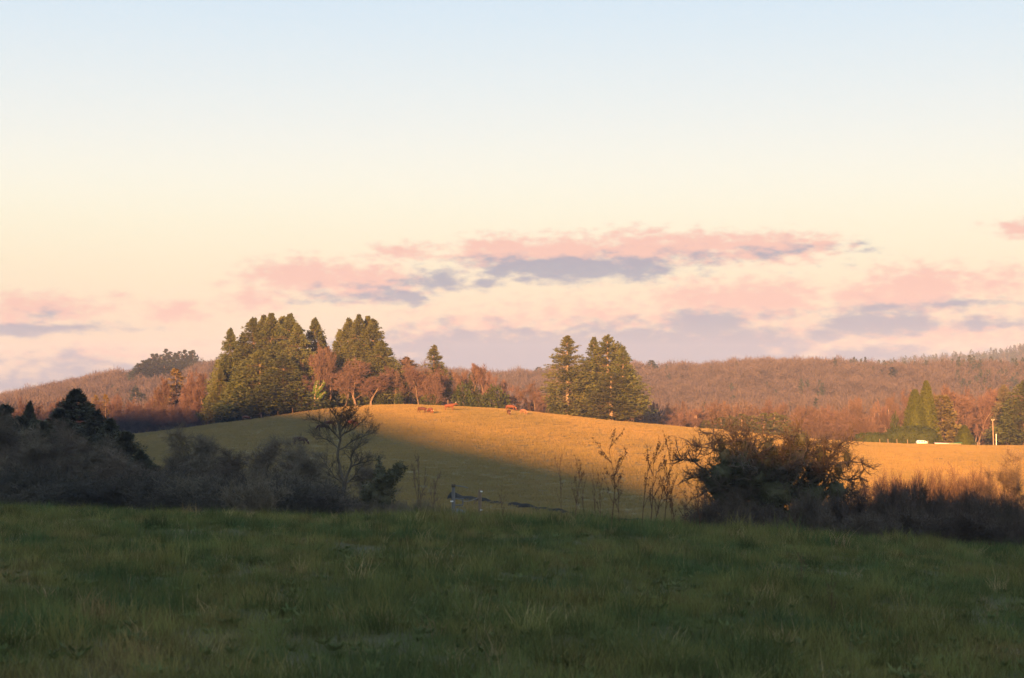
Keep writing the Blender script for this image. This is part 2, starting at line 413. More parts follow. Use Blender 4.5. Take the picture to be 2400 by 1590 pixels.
def terrain(x, y):
    x = np.asarray(x, float); y = np.asarray(y, float)
    ang = np.abs(np.arctan2(x, y)); wf = 1 - sst(R(42), R(80), ang)
    z = front(x, y) * wf + rear(x, y) * (1 - wf)
    r = np.hypot(x, y)
    z = z + 0.05 * wob(x, y, 2.6, 6) * sst(3, 8, r) * (1 - sst(60, 100, r)) + 0.09 * wob(x, y, 7, 6, 9) * sst(8, 16, r)* (1 - sst(60, 100, r))
    z = z + 0.14 * wob(x, y, 26, 6, 5) * sst(150, 200, r) * (1 - sst(450, 500, r)) + 1.6 * wob(x, y, 110, 6, 3) * sst(520, 760, r)
    return z
def gz(x, y): return float(terrain(np.array([x]), np.array([y]))[0])

az = np.radians(np.concatenate([np.arange(-180, -24, 1.5), np.arange(-24, 24, 0.2), np.arange(24, 180, 1.5)]))
rad = np.concatenate([[0.6, 1.2, 1.8, 2.6], np.geomspace(3.4, 3000, 400)])
AZg, RDg = np.meshgrid(az, rad)
X = RDg * np.sin(AZg); Y = RDg * np.cos(AZg); Z = terrain(X, Y)
na, nr = len(az), len(rad)
VT = np.stack([X, Y, Z], 2).reshape(-1, 3)
i, j = np.meshgrid(np.arange(na), np.arange(nr - 1)); i2 = (i + 1) % na
QT = np.stack([j * na + i, j * na + i2, (j + 1) * na + i2, (j + 1) * na + i], 2)[..., ::-1].reshape(-1, 4)
ctr = VT[QT].mean(1); cr_ = np.hypot(ctr[:, 0], ctr[:, 1]); cang = np.degrees(np.abs(np.arctan2(ctr[:, 0], ctr[:, 1])))
def region(name, sel, mat):
    q = QT[sel]; used, inv = np.unique(q, return_inverse=True)
    me = mesh_np(name, VT[used], inv.reshape(q.shape), mat, smooth=True)
    return tag(link(name, me), kind='structure')
fr = cang < 60
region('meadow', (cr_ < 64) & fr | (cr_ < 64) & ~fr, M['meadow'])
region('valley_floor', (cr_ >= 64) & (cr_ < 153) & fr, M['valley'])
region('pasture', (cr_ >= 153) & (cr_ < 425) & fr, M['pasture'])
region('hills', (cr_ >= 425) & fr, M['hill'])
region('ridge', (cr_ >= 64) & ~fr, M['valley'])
mb_ = MB(); n = 48; th = np.arange(n) * 2 * math.pi / n
# close the hole under the camera
mb_.add(np.concatenate([[[0, 0, gz(0, 0.3)]], np.stack([0.62 * np.sin(th), 0.62 * np.cos(th), terrain(0.62 * np.sin(th), 0.62 * np.cos(th)) + 0.002], 1)]), T=[(0, 1 + (k + 1) % n, 1 + k) for k in range(n)])
tag(mb_.obj('ground', M['meadow']), kind='structure')

# ------------------------------------------------------------------ haze
HAZE = 0.00017
zt = float(Z.max()) + 30; zb = float(Z.min()) - 2
hb = MB(); hb.box((0, 0, (zt + zb) / 2), (6400, 6400, zt - zb)); hz = hb.obj('haze')
hm = bpy.data.materials.new('haze_air'); hm.use_nodes = True; hn = hm.node_tree.nodes
for n_ in list(hn): hn.remove(n_)
pv = hn.new('ShaderNodeVolumePrincipled'); pv.inputs['Density'].default_value = HAZE; pv.inputs['Color'].default_value = (0.55, 0.70, 1.0, 1); pv.inputs['Anisotropy'].default_value = 0.0
ho = hn.new('ShaderNodeOutputMaterial'); hm.node_tree.links.new(pv.outputs[0], ho.inputs['Volume'])
hz.data.materials.append(hm); tag(hz, kind='stuff')

# ------------------------------------------------------------------ scatter (self-contained geometry nodes instancing)
def scatter(name, temps, pts, rz, sc, pick, mats, label=None):
    Vs = []; T_ = []; Q_ = []; tid = []; n0 = 0; mi_t = []; mi_q = []
    for k, (mbx, mi) in enumerate(temps):
        V = np.concatenate(mbx.V); off = n0
        if mbx.T: t = np.concatenate(mbx.T) + off; T_.append(t); mi_t.append(np.full(len(t), mi))
        if mbx.Q: q = np.concatenate(mbx.Q) + off; Q_.append(q); mi_q.append(np.full(len(q), mi))
        Vs.append(V); tid.append(np.full(len(V), k)); n0 += len(V)
    Vs.append(pts); tid.append(np.full(len(pts), -1))
    V = np.concatenate(Vs); tid = np.concatenate(tid).astype(np.int32)
    F = []; mi = []
    if T_: F.append(np.concatenate(T_)); mi += mi_t
    if Q_: F.append(np.concatenate(Q_)); mi += mi_q
    me = mesh_np(name, V, F)
    for m in mats: me.materials.append(m)
    me.polygons.foreach_set('material_index', np.concatenate(mi).astype(np.int32))
    def att(nm, ty, key, data):
        a = me.attributes.new(nm, ty, 'POINT'); a.data.foreach_set(key, data)
    pad = np.zeros(n0)
    att('tid', 'INT', 'value', tid)
    att('pick', 'INT', 'value', np.concatenate([pad, pick]).astype(np.int32))
    att('rz', 'FLOAT', 'value', np.concatenate([pad, rz]).astype(np.float32))
    att('sc', 'FLOAT_VECTOR', 'vector', np.concatenate([np.zeros((n0, 3)), sc]).astype(np.float32).ravel())
    o = link(name, me)
    ng = bpy.data.node_groups.new(name + '_nodes', 'GeometryNodeTree')
    ng.interface.new_socket('Geometry', in_out='INPUT', socket_type='NodeSocketGeometry')
    ng.interface.new_socket('Geometry', in_out='OUTPUT', socket_type='NodeSocketGeometry')
    N = ng.nodes; L = ng.links
    gi = N.new('NodeGroupInput'); go = N.new('NodeGroupOutput')
    def na_(nm, ty):
        a = N.new('GeometryNodeInputNamedAttribute'); a.data_type = ty; a.inputs[0].default_value = nm
        return a.outputs['Attribute']
    cmp_ = N.new('FunctionNodeCompare'); cmp_.data_type = 'INT'; cmp_.operation = 'LESS_THAN'
    ai = [s for s in cmp_.inputs if s.type == 'INT']; L.new(na_('tid', 'INT'), ai[0]); ai[1].default_value = 0
    sp = N.new('GeometryNodeSeparateGeometry'); sp.domain = 'POINT'; L.new(gi.outputs[0], sp.inputs[0]); L.new(cmp_.outputs[0], sp.inputs[1])
    si = N.new('GeometryNodeSplitToInstances'); si.domain = 'FACE'; L.new(sp.outputs[1], si.inputs[0]); L.new(na_('tid', 'INT'), si.inputs['Group ID'])
    ip = N.new('GeometryNodeInstanceOnPoints'); L.new(sp.outputs[0], ip.inputs['Points']); L.new(si.outputs[0], ip.inputs['Instance'])
    ip.inputs['Pick Instance'].default_value = True; L.new(na_('pick', 'INT'), ip.inputs['Instance Index'])
    cx = N.new('ShaderNodeCombineXYZ'); L.new(na_('rz', 'FLOAT'), cx.inputs[2])
    L.new(cx.outputs[0], ip.inputs['Rotation']); L.new(na_('sc', 'FLOAT_VECTOR'), ip.inputs['Scale'])
    L.new(ip.outputs[0], go.inputs[0])
    md = o.modifiers.new('scatter', 'NODES'); md.node_group = ng
    tag(o, label=label, kind='stuff')
    return o

# ------------------------------------------------------------------ plant builders
def rnd_dir(n): d = rng.normal(size=(n, 3)); return d / np.linalg.norm(d, axis=1, keepdims=True)

def grow_tree(seed, H, W, style='round', lv=4, kids=(9, 7, 6, 5), twig=0.9, tr=0.03, trunk=0.25, tropism=0.12, jitter=0.22, r0=None, stems=1, angle=(35, 60), up0=None):
    """returns segment lists of a bare tree, scaled to height H and width W"""
    rr = random.Random(seed)
    segs = []          # p0,p1,r0,r1,level
    def rv(s): return Vector((rr.gauss(0, s), rr.gauss(0, s), rr.gauss(0, s)))
    def grow(p, d, ln, r, level, maxl):
        ns = (6, 5, 4, 3, 1)[min(level, 4)]
        d = d.normalized(); pts = [p.copy()]; ds = []
        for k in range(ns):
            d = (d + rv(jitter * (0.6 if level == 0 else 1.0)) + Vector((0, 0, tropism))).normalized()
            ds.append(d.copy())
            p = p + d * (ln / ns); pts.append(p.copy())
        for k in range(ns):
            ra = r * (1 - 0.7 * k / ns); rb = r * (1 - 0.7 * (k + 1) / ns)
            segs.append((pts[k], pts[k + 1], ra, rb, level))
        if level < maxl:
            nk = kids[level]
            t0 = (trunk if level == 0 else 0.18)
            for k in range(nk):
                t = t0 + (1 - t0) * (k + rr.random() * 0.9) / nk
                q = min(int(t * ns), ns - 1); f = t * ns - q
                pp = pts[q].lerp(pts[q + 1], min(f, 1))
                dd = ds[q]; ax = dd.cross(rv(1)).normalized()
                a = R(rr.uniform(*angle))
                nd = (Matrix.Rotation(a, 3, ax) @ dd)
                if style == 'flat' and level <= 1: nd.z *= 0.45
                l2 = ln * rr.uniform(0.38, 0.62) * (1.15 - 0.55 * t if level > 0 else (1.15 - 0.65 * (t - t0)))
                if style == 'narrow' and level == 0: l2 *= 0.6
                if level == maxl - 1: l2 = twig * rr.uniform(0.6, 1.3)
                grow(pp, nd, l2, max(r * (1 - 0.7 * t) * 0.55, tr), level + 1, maxl)
    for s in range(stems):
        if stems == 1: d = Vector((rr.gauss(0, .05), rr.gauss(0, .05), 1)); p = Vector((0, 0, 0))
        else:
            a = s * 6.283 / stems + rr.random(); q = rr.uniform(0.15, 0.75)
            d = Vector((math.cos(a) * q, math.sin(a) * q, 1)); p = Vector((math.cos(a), math.sin(a), 0)) * rr.uniform(0.02, 0.12) * W
        grow(p, d, H * rr.uniform(0.6, 0.8) if stems > 1 else H * 0.8, (r0 or H * 0.018) / (stems ** 0.3), 0, lv)
    A = np.array([list(s[0]) for s in segs]); B = np.array([list(s[1]) for s in segs])
    ra = np.array([s[2] for s in segs]); rb = np.array([s[3] for s in segs]); L = np.array([s[4] for s in segs])
    top = np.percentile(B[:, 2], 99.7); wid = 2 * np.percentile(np.abs(B[:, :2]), 98)
    S = np.array([W / wid, W / wid, H / top])
    return A * S, B * S, ra, rb, L, lv

def tree_meshes(name, data, barkmat, twigmat, split=1, tr=0.03, multi=False):
    A, B, ra, rb, L, lv = data
    mt = MB(); mc = MB()
    q = L < split; mt.tubes(A[q], B[q], ra[q], rb[q], 7)
    q = (L >= split) & (L <= 2) & (L < lv); mc.tubes(A[q], B[q], np.maximum(ra[q], tr), np.maximum(rb[q], tr * .8), 4)
    q = (L >= max(3, split)) & (L < lv)
    if q.any(): mc.tubes(A[q], B[q], np.maximum(ra[q], tr) , np.maximum(rb[q], tr * .7), 3)
    q = L == lv
    a, b = A[q], B[q]; n = len(a); d = b - a
    side = np.cross(d, rnd_dir(n)); side /= np.linalg.norm(side, axis=1, keepdims=True) + 1e-9
    w = tr * 0.9
    mc.tris(a + side * w, a - side * w, b)
    # each twig carries two side shoots
    for f, g in ((0.4, 0.6), (0.65, 0.5)):
        m = a + d * f; e = m + (d / (np.linalg.norm(d, axis=1, keepdims=True) + 1e-9) + rnd_dir(n) * 0.8) * (np.linalg.norm(d, axis=1, keepdims=True) * g)
        s2 = side * w * 0.8; mc.tris(m + s2, m - s2, e)
    return {'stems' if multi else 'trunk': mt.mesh(name + '_trunk', barkmat, True), 'crown': mc.mesh(name + '_crown', twigmat)}

def conifer_mb(seed, H, Rad, nb=170, ns=13, leaf=0.75, prof=0.85, bare=0.06, droop=0.15, up=0.1, mb=None, irregular=0.25, ragged=0.3, tip=1.0):
    r = np.random.default_rng(seed)
    mb = mb or MB()
    t = r.uniform(0, 1, nb) ** 0.85; z = H * (bare + (1 - bare) * t)
    rel = (z / H - bare) / (1 - bare)
    az_ = r.uniform(0, 6.283, nb)
    lob = 1 + irregular * np.sin(az_ * 2 + seed) * np.cos(rel * 5 + seed) + 0.5 * irregular * np.sin(az_ * 3 + rel * 9)
    Lb = Rad * np.clip(np.clip((1 - rel) / tip, 0, 1) ** prof * (1 - .12 * (1 - rel)), 0.02, 1) * np.clip(0.35 + rel * 5, 0, 1) * lob * (1 - ragged * r.random(nb)) + 0.10
    tt = r.uniform(0.12, 1.0, (nb, ns)) ** 0.75
    dirx, diry = np.cos(az_)[:, None], np.sin(az_)[:, None]
    rise = up * Lb[:, None] * tt - droop * Lb[:, None] * tt ** 2 + 0.55 * (rel[:, None] > 0.75) * Lb[:, None] * tt
    lat = r.normal(0, 0.22, (nb, ns)) * (Lb[:, None] * 0.55 * (1.1 - tt) + 0.25)
    px = dirx * Lb[:, None] * tt - diry * lat; py = diry * Lb[:, None] * tt + dirx * lat
    pz = z[:, None] + rise + r.normal(0, 0.30, (nb, ns)) * (0.3 + Lb[:, None] * .2)
    pos = np.stack([px, py, pz], 2).reshape(-1, 3)
    dd = np.stack([dirx + r.normal(0, .45, (nb, ns)), diry + r.normal(0, .45, (nb, ns)), -0.05 + r.normal(0, .6, (nb, ns)) + 0.9 * (rel[:, None] > 0.9)], 2).reshape(-1, 3)
    lf = leaf * r.uniform(.6, 1.25, nb * ns) * np.repeat(0.42 + 0.58 * (1 - rel), ns)
    mb.leaves(pos, dd, lf, lf * 0.5)
    # leader
    mb.leaves(np.tile([0, 0, H * .93], (14, 1)) + np.c_[np.zeros(14), np.zeros(14), np.linspace(0, H * .05, 14)], np.c_[r.normal(0, .3, 14), r.normal(0, .3, 14), np.ones(14)], H * 0.035, 0.22)
    # branch axes
    e = np.stack([np.cos(az_) * Lb * .85, np.sin(az_) * Lb * .85, z + (up - droop * .7) * Lb * .8], 1); s0 = np.stack([0 * z, 0 * z, z], 1)
    return mb, s0, e

def conifer(name, seed, H, Rad, mat, bark, **k):
    mb, s0, e = conifer_mb(seed, H, Rad, **k)
    mt = MB(); n = 8; zz = np.linspace(0, H * .95, n + 1); rr_ = H * 0.014 * (1 - zz / H) + 0.04
    wx = 0.06 * np.sin(zz); c = np.stack([wx, -wx, zz], 1)
    mt.tubes(c[:-1], c[1:], rr_[:-1], rr_[1:], 7)
    mt.tubes(s0, e, np.full(len(s0), .06), np.full(len(s0), .02), 3)
    vv_ = np.concatenate(mb.V); W_ = 2 * np.percentile(np.abs(vv_[:, 0]), 96)
    return dict(meshes={'trunk': mt.mesh(name + '_trunk', bark, True), 'crown': mb.mesh(name + '_crown', mat)}, H=H, W=W_)

def leafcloud(mb, centres, radii, n, leaf, seed=0, shell=0.35):
    """leaves spread over a union of ellipsoids; radii (k,3)"""
    r = np.random.default_rng(seed); centres = np.asarray(centres, float); radii = np.asarray(radii, float)
    wgt = (radii[:, 0] * radii[:, 2]); wgt = wgt / wgt.sum()
    k = r.choice(len(centres), n, p=wgt); d = r.normal(size=(n, 3)); d /= np.linalg.norm(d, axis=1, keepdims=True)
    rad_ = 1 - shell * r.random(n) ** 1.5
    bump_ = 1 + 0.12 * np.sin(d[:, 0] * 6 + k) * np.cos(d[:, 2] * 7 + k * 2)
    pos = centres[k] + d * radii[k] * (rad_ * bump_)[:, None]
    q = d + r.normal(0, .6, (n, 3))
    lf = leaf * r.uniform(.6, 1.3, n); mb.leaves(pos, q, lf, lf * .65)

def lumpy(mb, centre, radii, seed=0, nu=20, nv=12, amp=0.12):
    th_ = np.linspace(0, 2 * math.pi, nu, endpoint=False); ph = np.linspace(-math.pi / 2, math.pi / 2, nv)
    TH, PH = np.meshgrid(th_, ph); rr_ = 1 + amp * np.sin(TH * 3 + seed) * np.cos(PH * 4 + seed) + amp * .6 * np.sin(TH * 7 + PH * 5 + seed)
    V = np.stack([radii[0] * rr_ * np.cos(PH) * np.cos(TH), radii[1] * rr_ * np.cos(PH) * np.sin(TH), radii[2] * rr_ * np.sin(PH)], 2).reshape(-1, 3) + np.array(centre)
    i, j = np.meshgrid(np.arange(nu), np.arange(nv - 1)); i2 = (i + 1) % nu
    mb.add(V, Q=np.stack([j * nu + i, j * nu + i2, (j + 1) * nu + i2, (j + 1) * nu + i], 2).reshape(-1, 4))

def place(proto, name, u, vtop, y, label, cat, group=None, wpx=None, rz=None, sink=0.1, vbase=None, lean=0.0, zs=None):
    """stands a copy of a plant on the ground so its top shows at (u, vtop)"""
    x, _, ztop = P(u, vtop, y); zg = gz(x, y) - sink
    h = max(ztop - zg, 0.5); sz = h / proto['H']
    sx = sz if wpx is None else (wpx * y / FPX) / proto['W']
    root = bpy.data.objects.new(name, None); C.objects.link(root); root.location = (x, y, zg)
    root.scale = (sx, sx, sz); root.rotation_euler = (0, lean, random.uniform(0, 6.28) if rz is None else rz)
    root.empty_display_size = 0.5
    for k, me in proto['meshes'].items():
        c = link(k, me, root)
        if k in ('seed_heads', 'stems', 'foliage'): c['kind'] = 'stuff'
    return tag(root, label, cat, group)

ONES = 'first second third fourth fifth sixth seventh eighth ninth tenth eleventh twelfth thirteenth fourteenth fifteenth sixteenth seventeenth eighteenth nineteenth'.split()
def nth(k):
    k += 1
    if k < 20: return ONES[k - 1]
    t, o_ = divmod(k, 10); T_ = {2: 'twent', 3: 'thirt', 4: 'fort'}[t]
    return T_ + 'ieth' if o_ == 0 else T_ + 'y ' + ONES[o_ - 1]
# ------------------------------------------------------------------ prototypes
CON = [conifer('fir', 11 + k, 24, 7.0 + 0.5 * (k % 2), M['needles'], M['bark'], nb=560, ns=30, leaf=0.75, prof=1.0, bare=0.04, droop=0.22, up=0.12, tip=.80) for k in range(3)]
DOUG = [conifer('douglas_fir', 31 + k, 26, 6.4, M['needles'], M['palebark'], nb=420, ns=30, leaf=0.75, prof=0.95, bare=0.03, tip=.80, droop=0.05, up=0.22, ragged=0.42, irregular=0.35) for k in range(3)]
SPR = [conifer('spruce', 41 + k, 20, 4.2, M['needles'], M['bark'], nb=260, ns=18, leaf=0.7, prof=0.95, bare=0.05) for k in range(2)]
DCON = [conifer('dark_fir', 51 + k, 14, 4.4, M['needles_dark'], M['darkbark'], nb=420, ns=52, leaf=0.38, prof=0.85, bare=0.02, droop=0.2, up=0.12, ragged=0.45) for k in range(3)]
YOUNG = [conifer('young_pine', 61 + k, 8, 2.2, M['needles'], M['bark'], nb=90, ns=9, leaf=0.7, prof=0.8, bare=0.03) for k in range(2)]
LARCH = [conifer('larch', 71 + k, 20, 3.6, M['larch'], M['bark'], nb=170, ns=12, leaf=0.8, prof=0.8, bare=0.12, ragged=0.4) for k in range(1)]
def bare(name, seed, H, W, bark='bark', tw='twigs', tr=0.03, **k):
    return dict(meshes=tree_meshes(name, grow_tree(seed, H, W, tr=tr, **k), M[bark], M[tw], tr=tr, multi=k.get('stems', 1) > 1), H=H, W=W)
BARE = [bare('ash', 101 + k, 18, 11, tr=0.045, kids=(12, 8, 6, 5), trunk=0.22, angle=(28, 55)) for k in range(4)]
BROAD = [bare('oak', 121 + k, 16, 14, tr=0.045, kids=(11, 8, 6, 5), trunk=0.2, angle=(38, 68), jitter=0.28, tropism=0.08) for k in range(2)]
SLIM = [bare('birch', 131 + k, 17, 7, bark='birchbark', tr=0.04, r0=.30, kids=(13, 6, 5, 4), trunk=0.35, angle=(25, 48), style='narrow') for k in range(3)]
TALL = [bare('slender_tree', 141 + k, 17, 6, tr=0.04, kids=(9, 7, 5, 4), trunk=0.68, angle=(25, 60), style='narrow') for k in range(2)]
SHRUB = [bare('shrub', 151 + k, 6, 7, tr=0.028, lv=3, kids=(9, 7, 6), stems=7, twig=0.7, trunk=0.15) for k in range(3)]
DBARE = [bare('hedge_tree', 161 + k, 9, 6.5, bark='darkbark', tw='darktwigs', tr=0.015, kids=(15, 9, 7, 5), trunk=0.15, twig=0.55, jitter=0.25, r0=0.12, angle=(35, 65)) for k in range(3)]
DSHRUB = [bare('hedge_shrub', 171 + k, 5, 6, bark='darkbark', tw='darktwigs', tr=0.018, lv=3, kids=(10, 7, 5), stems=8, twig=0.6, trunk=0.06, r0=0.06) for k in range(3)]
BSHRUB = [bare('brown_scrub', 191 + k, 5, 6, bark='darkbark', tw='brownscrub', tr=0.018, lv=3, kids=(10, 7, 5), stems=8, twig=0.6, trunk=0.06, r0=0.06) for k in range(3)]
KSHRUB = [bare('dark_scrub', 195 + k, 5, 6, bark='darkbark', tw='darkscrub', tr=0.018, lv=3, kids=(10, 7, 5), stems=8, twig=0.6, trunk=0.06, r0=0.06) for k in range(2)]
RSHRUB = [bare('russet_shrub', 181 + k, 5, 6, bark='darkbark', tw='rustwigs', tr=0.014, lv=3, kids=(11, 8, 7), stems=8, twig=0.5, trunk=0.1, r0=0.05) for k in range(2)]

# ------------------------------------------------------------------ far woods (one mass each)
def low_crown(seed, H, W, n, w):
    r = np.random.default_rng(seed); mb = MB()
    n = int(n * 1.6); d = r.normal(size=(n, 3)); d /= np.linalg.norm(d, axis=1, keepdims=True)
    c = np.array([0, 0, H * .60]); rad_ = np.array([W / 2, W / 2, H * .40])
    lump = 1 + .16 * np.sin(d[:, :1] * 5 + seed) * np.cos(d[:, 2:] * 5 + seed)
    start = c + d * rad_ * r.uniform(.45, .95, (n, 1)) * lump
    end = start + (d + r.normal(0, .5, (n, 3)) + np.array([0, 0, .25])) * r.uniform(.6, 1.5, (n, 1))
    side = np.cross(end - start, r.normal(size=(n, 3))); side /= np.linalg.norm(side, axis=1, keepdims=True)
    mb.tris(start + side * w, start - side * w, end)
    mb.tubes([[0, 0, -1]], [[r.normal(0, .3), r.normal(0, .3), H * .7]], [.2], [.07], 4)
    return mb
def low_trunk(seed, H, mb=None):
    mb = MB(); r = np.random.default_rng(seed)
    mb.tubes([[0, 0, -1]], [[r.normal(0, .3), r.normal(0, .3), H * .75]], [.2], [.07], 5)
    a = r.uniform(0, 6.28, 5); z = r.uniform(.3, .7, 5) * H
    mb.tubes(np.c_[a * 0, a * 0, z], np.c_[np.cos(a) * 2, np.sin(a) * 2, z + 3], np.full(5, .1), np.full(5, .04), 4)
    return mb
def merge(a, b):
    return a
KEEP = []
def far_wood(name, y0, y1, spacing, seed, label, p0=-0.37, p1=0.37, nt=230, hs=(0.66, 1.0), confrac=0.03, regions=()):
    r = np.random.default_rng(seed); pts = []
    y = y0
    ys = []
    while y < y1:
        w = (p1 - p0) * y; n = int(w / spacing); x = p0 * y + (np.arange(n) + r.random(n) * .8) * spacing
        yy = y + r.normal(0, spacing * .3, n); pts.append(np.c_[x, yy]); y += spacing * .85
    pts = np.concatenate(pts)
    ok = np.ones(len(pts), bool)
    for kx, ky in KEEP: ok &= ~((np.abs(pts[:, 0] - kx) < 5.5) & (pts[:, 1] < ky + 6) & (pts[:, 1] > ky - 34))
    pts = pts[ok]; z = terrain(pts[:, 0], pts[:, 1])
    n = len(pts); pick = r.integers(0, 4, n)
    u = 1200 + FPX * pts[:, 0] / pts[:, 1]; pr = np.full(n, confrac)
    v = 960 - FPX * z / pts[:, 1]
    for (ua, ub, ya, yb, f) in regions: pr = np.where((u > ua) & (u < ub) & (pts[:, 1] > ya) & (pts[:, 1] < yb), f, pr)
    isc = r.random(n) < pr
    pick = np.where(isc, r.integers(4, 6, n), pick)
    temps = [(low_crown(seed + k, 12, 9.5, nt, .14), 0) for k in range(4)]
    for k in range(2):
        cm, _, _ = conifer_mb(seed + 40 + k, 15, 3.4, nb=45, ns=7, leaf=1.9, prof=.8); temps.append((cm, 1))
    s = r.uniform(hs[0], hs[1], n); sc = np.c_[s, s, s * r.uniform(.85, 1.15, n)] * np.where(isc, .85, 1.0)[:, None]
    return scatter(name, temps, np.c_[pts, z - .4], r.uniform(0, 6.28, n), sc, pick, [M['twigs_far'], M['needles_far']], label)
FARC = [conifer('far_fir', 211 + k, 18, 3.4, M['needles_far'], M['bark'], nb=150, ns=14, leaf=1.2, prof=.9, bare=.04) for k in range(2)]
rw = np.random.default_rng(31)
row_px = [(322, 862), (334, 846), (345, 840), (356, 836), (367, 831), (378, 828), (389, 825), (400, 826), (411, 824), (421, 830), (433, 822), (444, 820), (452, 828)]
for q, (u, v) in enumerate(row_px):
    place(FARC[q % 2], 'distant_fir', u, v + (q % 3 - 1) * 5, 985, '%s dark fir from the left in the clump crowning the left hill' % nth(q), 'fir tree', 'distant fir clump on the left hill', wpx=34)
for q in range(13):
    place(FARC[q % 2], 'distant_fir', 324 + q * 10 + rw.uniform(-3, 3), 862 - 8 * math.sin(q * .5) + rw.uniform(-3, 5) - (6 if q < 9 else -4), 940, '%s fir from the left in the lower front of the left hill clump' % nth(q), 'fir tree', 'distant fir clump on the left hill', wpx=48)
for u, v, w, y, lb in ((1262, 862, 22, 990, 'lone dark fir on the skyline left of the douglas firs'), (1527, 846, 26, 990, 'lone broad fir on the skyline just right of the douglas firs'), (2002, 838, 9, 990, 'tiny spire shaped fir on the right skyline, left of two'), (2028, 838, 10, 990, 'tiny spire shaped fir on the right skyline, right of two'),
                       (1872, 878, 26, 930, 'dark oval evergreen halfway up the right hillside'), (1790, 902, 20, 900, 'small dark evergreen on the right hillside left of the oval one'), (2065, 868, 16, 930, 'narrow dark fir on the right hillside above the cypresses'), (2090, 862, 30, 950, 'broader dark fir on the right hillside above the cypresses'), (335, 925, 30, 720, 'dark blue green fir low on the left hillside'), (318, 912, 34, 740, 'greenish fir patch low on the left hillside')):
    place(FARC[0], 'distant_fir', u, v, y, lb, 'fir tree', wpx=w * 1.5)
KEEP += [(o.location.x, o.location.y) for o in C.objects if o.name.startswith('distant_fir')]
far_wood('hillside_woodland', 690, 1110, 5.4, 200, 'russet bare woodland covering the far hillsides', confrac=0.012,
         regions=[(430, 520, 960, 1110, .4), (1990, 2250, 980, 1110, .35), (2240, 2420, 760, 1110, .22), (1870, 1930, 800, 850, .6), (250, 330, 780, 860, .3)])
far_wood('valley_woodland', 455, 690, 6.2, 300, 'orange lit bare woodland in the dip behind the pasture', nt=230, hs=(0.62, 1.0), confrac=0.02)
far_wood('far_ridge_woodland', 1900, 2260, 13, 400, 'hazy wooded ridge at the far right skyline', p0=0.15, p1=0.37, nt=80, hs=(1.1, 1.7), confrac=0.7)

# ------------------------------------------------------------------ plantation on the pasture crest
G1 = 'firs of the plantation on the crest'
def pr(lst, k): return lst[k % len(lst)]
firs = [  # u, vtop, y, width px, label
    (540, 772, 418, 84, 'narrow pointed fir at the left shoulder of the big plantation'),
    (516, 862, 412, 64, 'low leafy fir at the far left foot of the plantation'),
    (570, 785, 425, 96, 'fir just right of the narrow pointed fir, slightly lower'),
    (594, 748, 420, 125, 'tall olive fir with a sharp tip, first of the high tips from the left'),
    (618, 742, 432, 120, 'tall fir with a blunt tip between the first and third high tips'),
    (636, 738, 420, 130, 'tall fir with a broad rounded tip at the middle of the big dome'),
    (662, 745, 430, 130, 'fir with a low flat tip right of the middle of the big dome'),
    (679, 738, 418, 130, 'highest fir tip towards the right of the big dome'),
    (698, 765, 414, 110, 'fir forming the steep right edge of the big dome'),
    (572, 850, 408, 96, 'front fir with drooping boughs at the left foot of the dome'),
    (610, 820, 406, 140, 'front fir with heavy boughs below the high tips of the dome'),
    (665, 830, 405, 150, 'front fir with the brightest olive boughs at the middle right of the dome'),
    (738, 748, 424, 100, 'lone pointed fir rising between the two clumps behind bare trees'),
    (758, 792, 428, 70, 'short fir half hidden right of the lone pointed fir'),
    (797, 775, 426, 80, 'short fir at the left shoulder of the second clump'),
    (818, 748, 424, 95, 'narrow fir tip at the left of the second clump'),
    (841, 740, 420, 105, 'highest fir of the second clump'),
    (862, 744, 424, 110, 'fir tip just right of the highest one in the second clump'),
    (875, 750, 418, 110, 'fir with fanned upper boughs on the right side of the second clump'),
    (893, 800, 414, 110, 'lower fir at the right edge of the second clump with dark gaps'),
]
for k, (u, vt, y, w, lb) in enumerate(firs):
    place(pr(CON, k), 'fir_tree', u, vt, y, lb, 'fir tree', G1, wpx=w * .98)
place(SPR[0], 'spruce_tree', 1017, 810, 425, 'slim dark spruce rising above bare trees right of the plantation', 'spruce', wpx=78)
place(LARCH[0], 'larch_tree', 955, 838, 430, 'golden brown larch with a feathery top right of the second fir clump', 'larch', wpx=80)
place(LARCH[0], 'larch_tree', 412, 865, 440, 'golden larch standing left of the plantation above the dark wood', 'larch', wpx=70)
for u, vt, lb in ((225, 928, 'small golden conifer left of a second one above the dark wood'), (248, 925, 'small golden conifer right beside a similar one above the dark wood'), (370, 915, 'short golden conifer at the left edge of the orange bare trees')):
    place(LARCH[0], 'larch_tree', u, vt, 445, lb, 'larch', 'small golden conifers at the left', wpx=34)

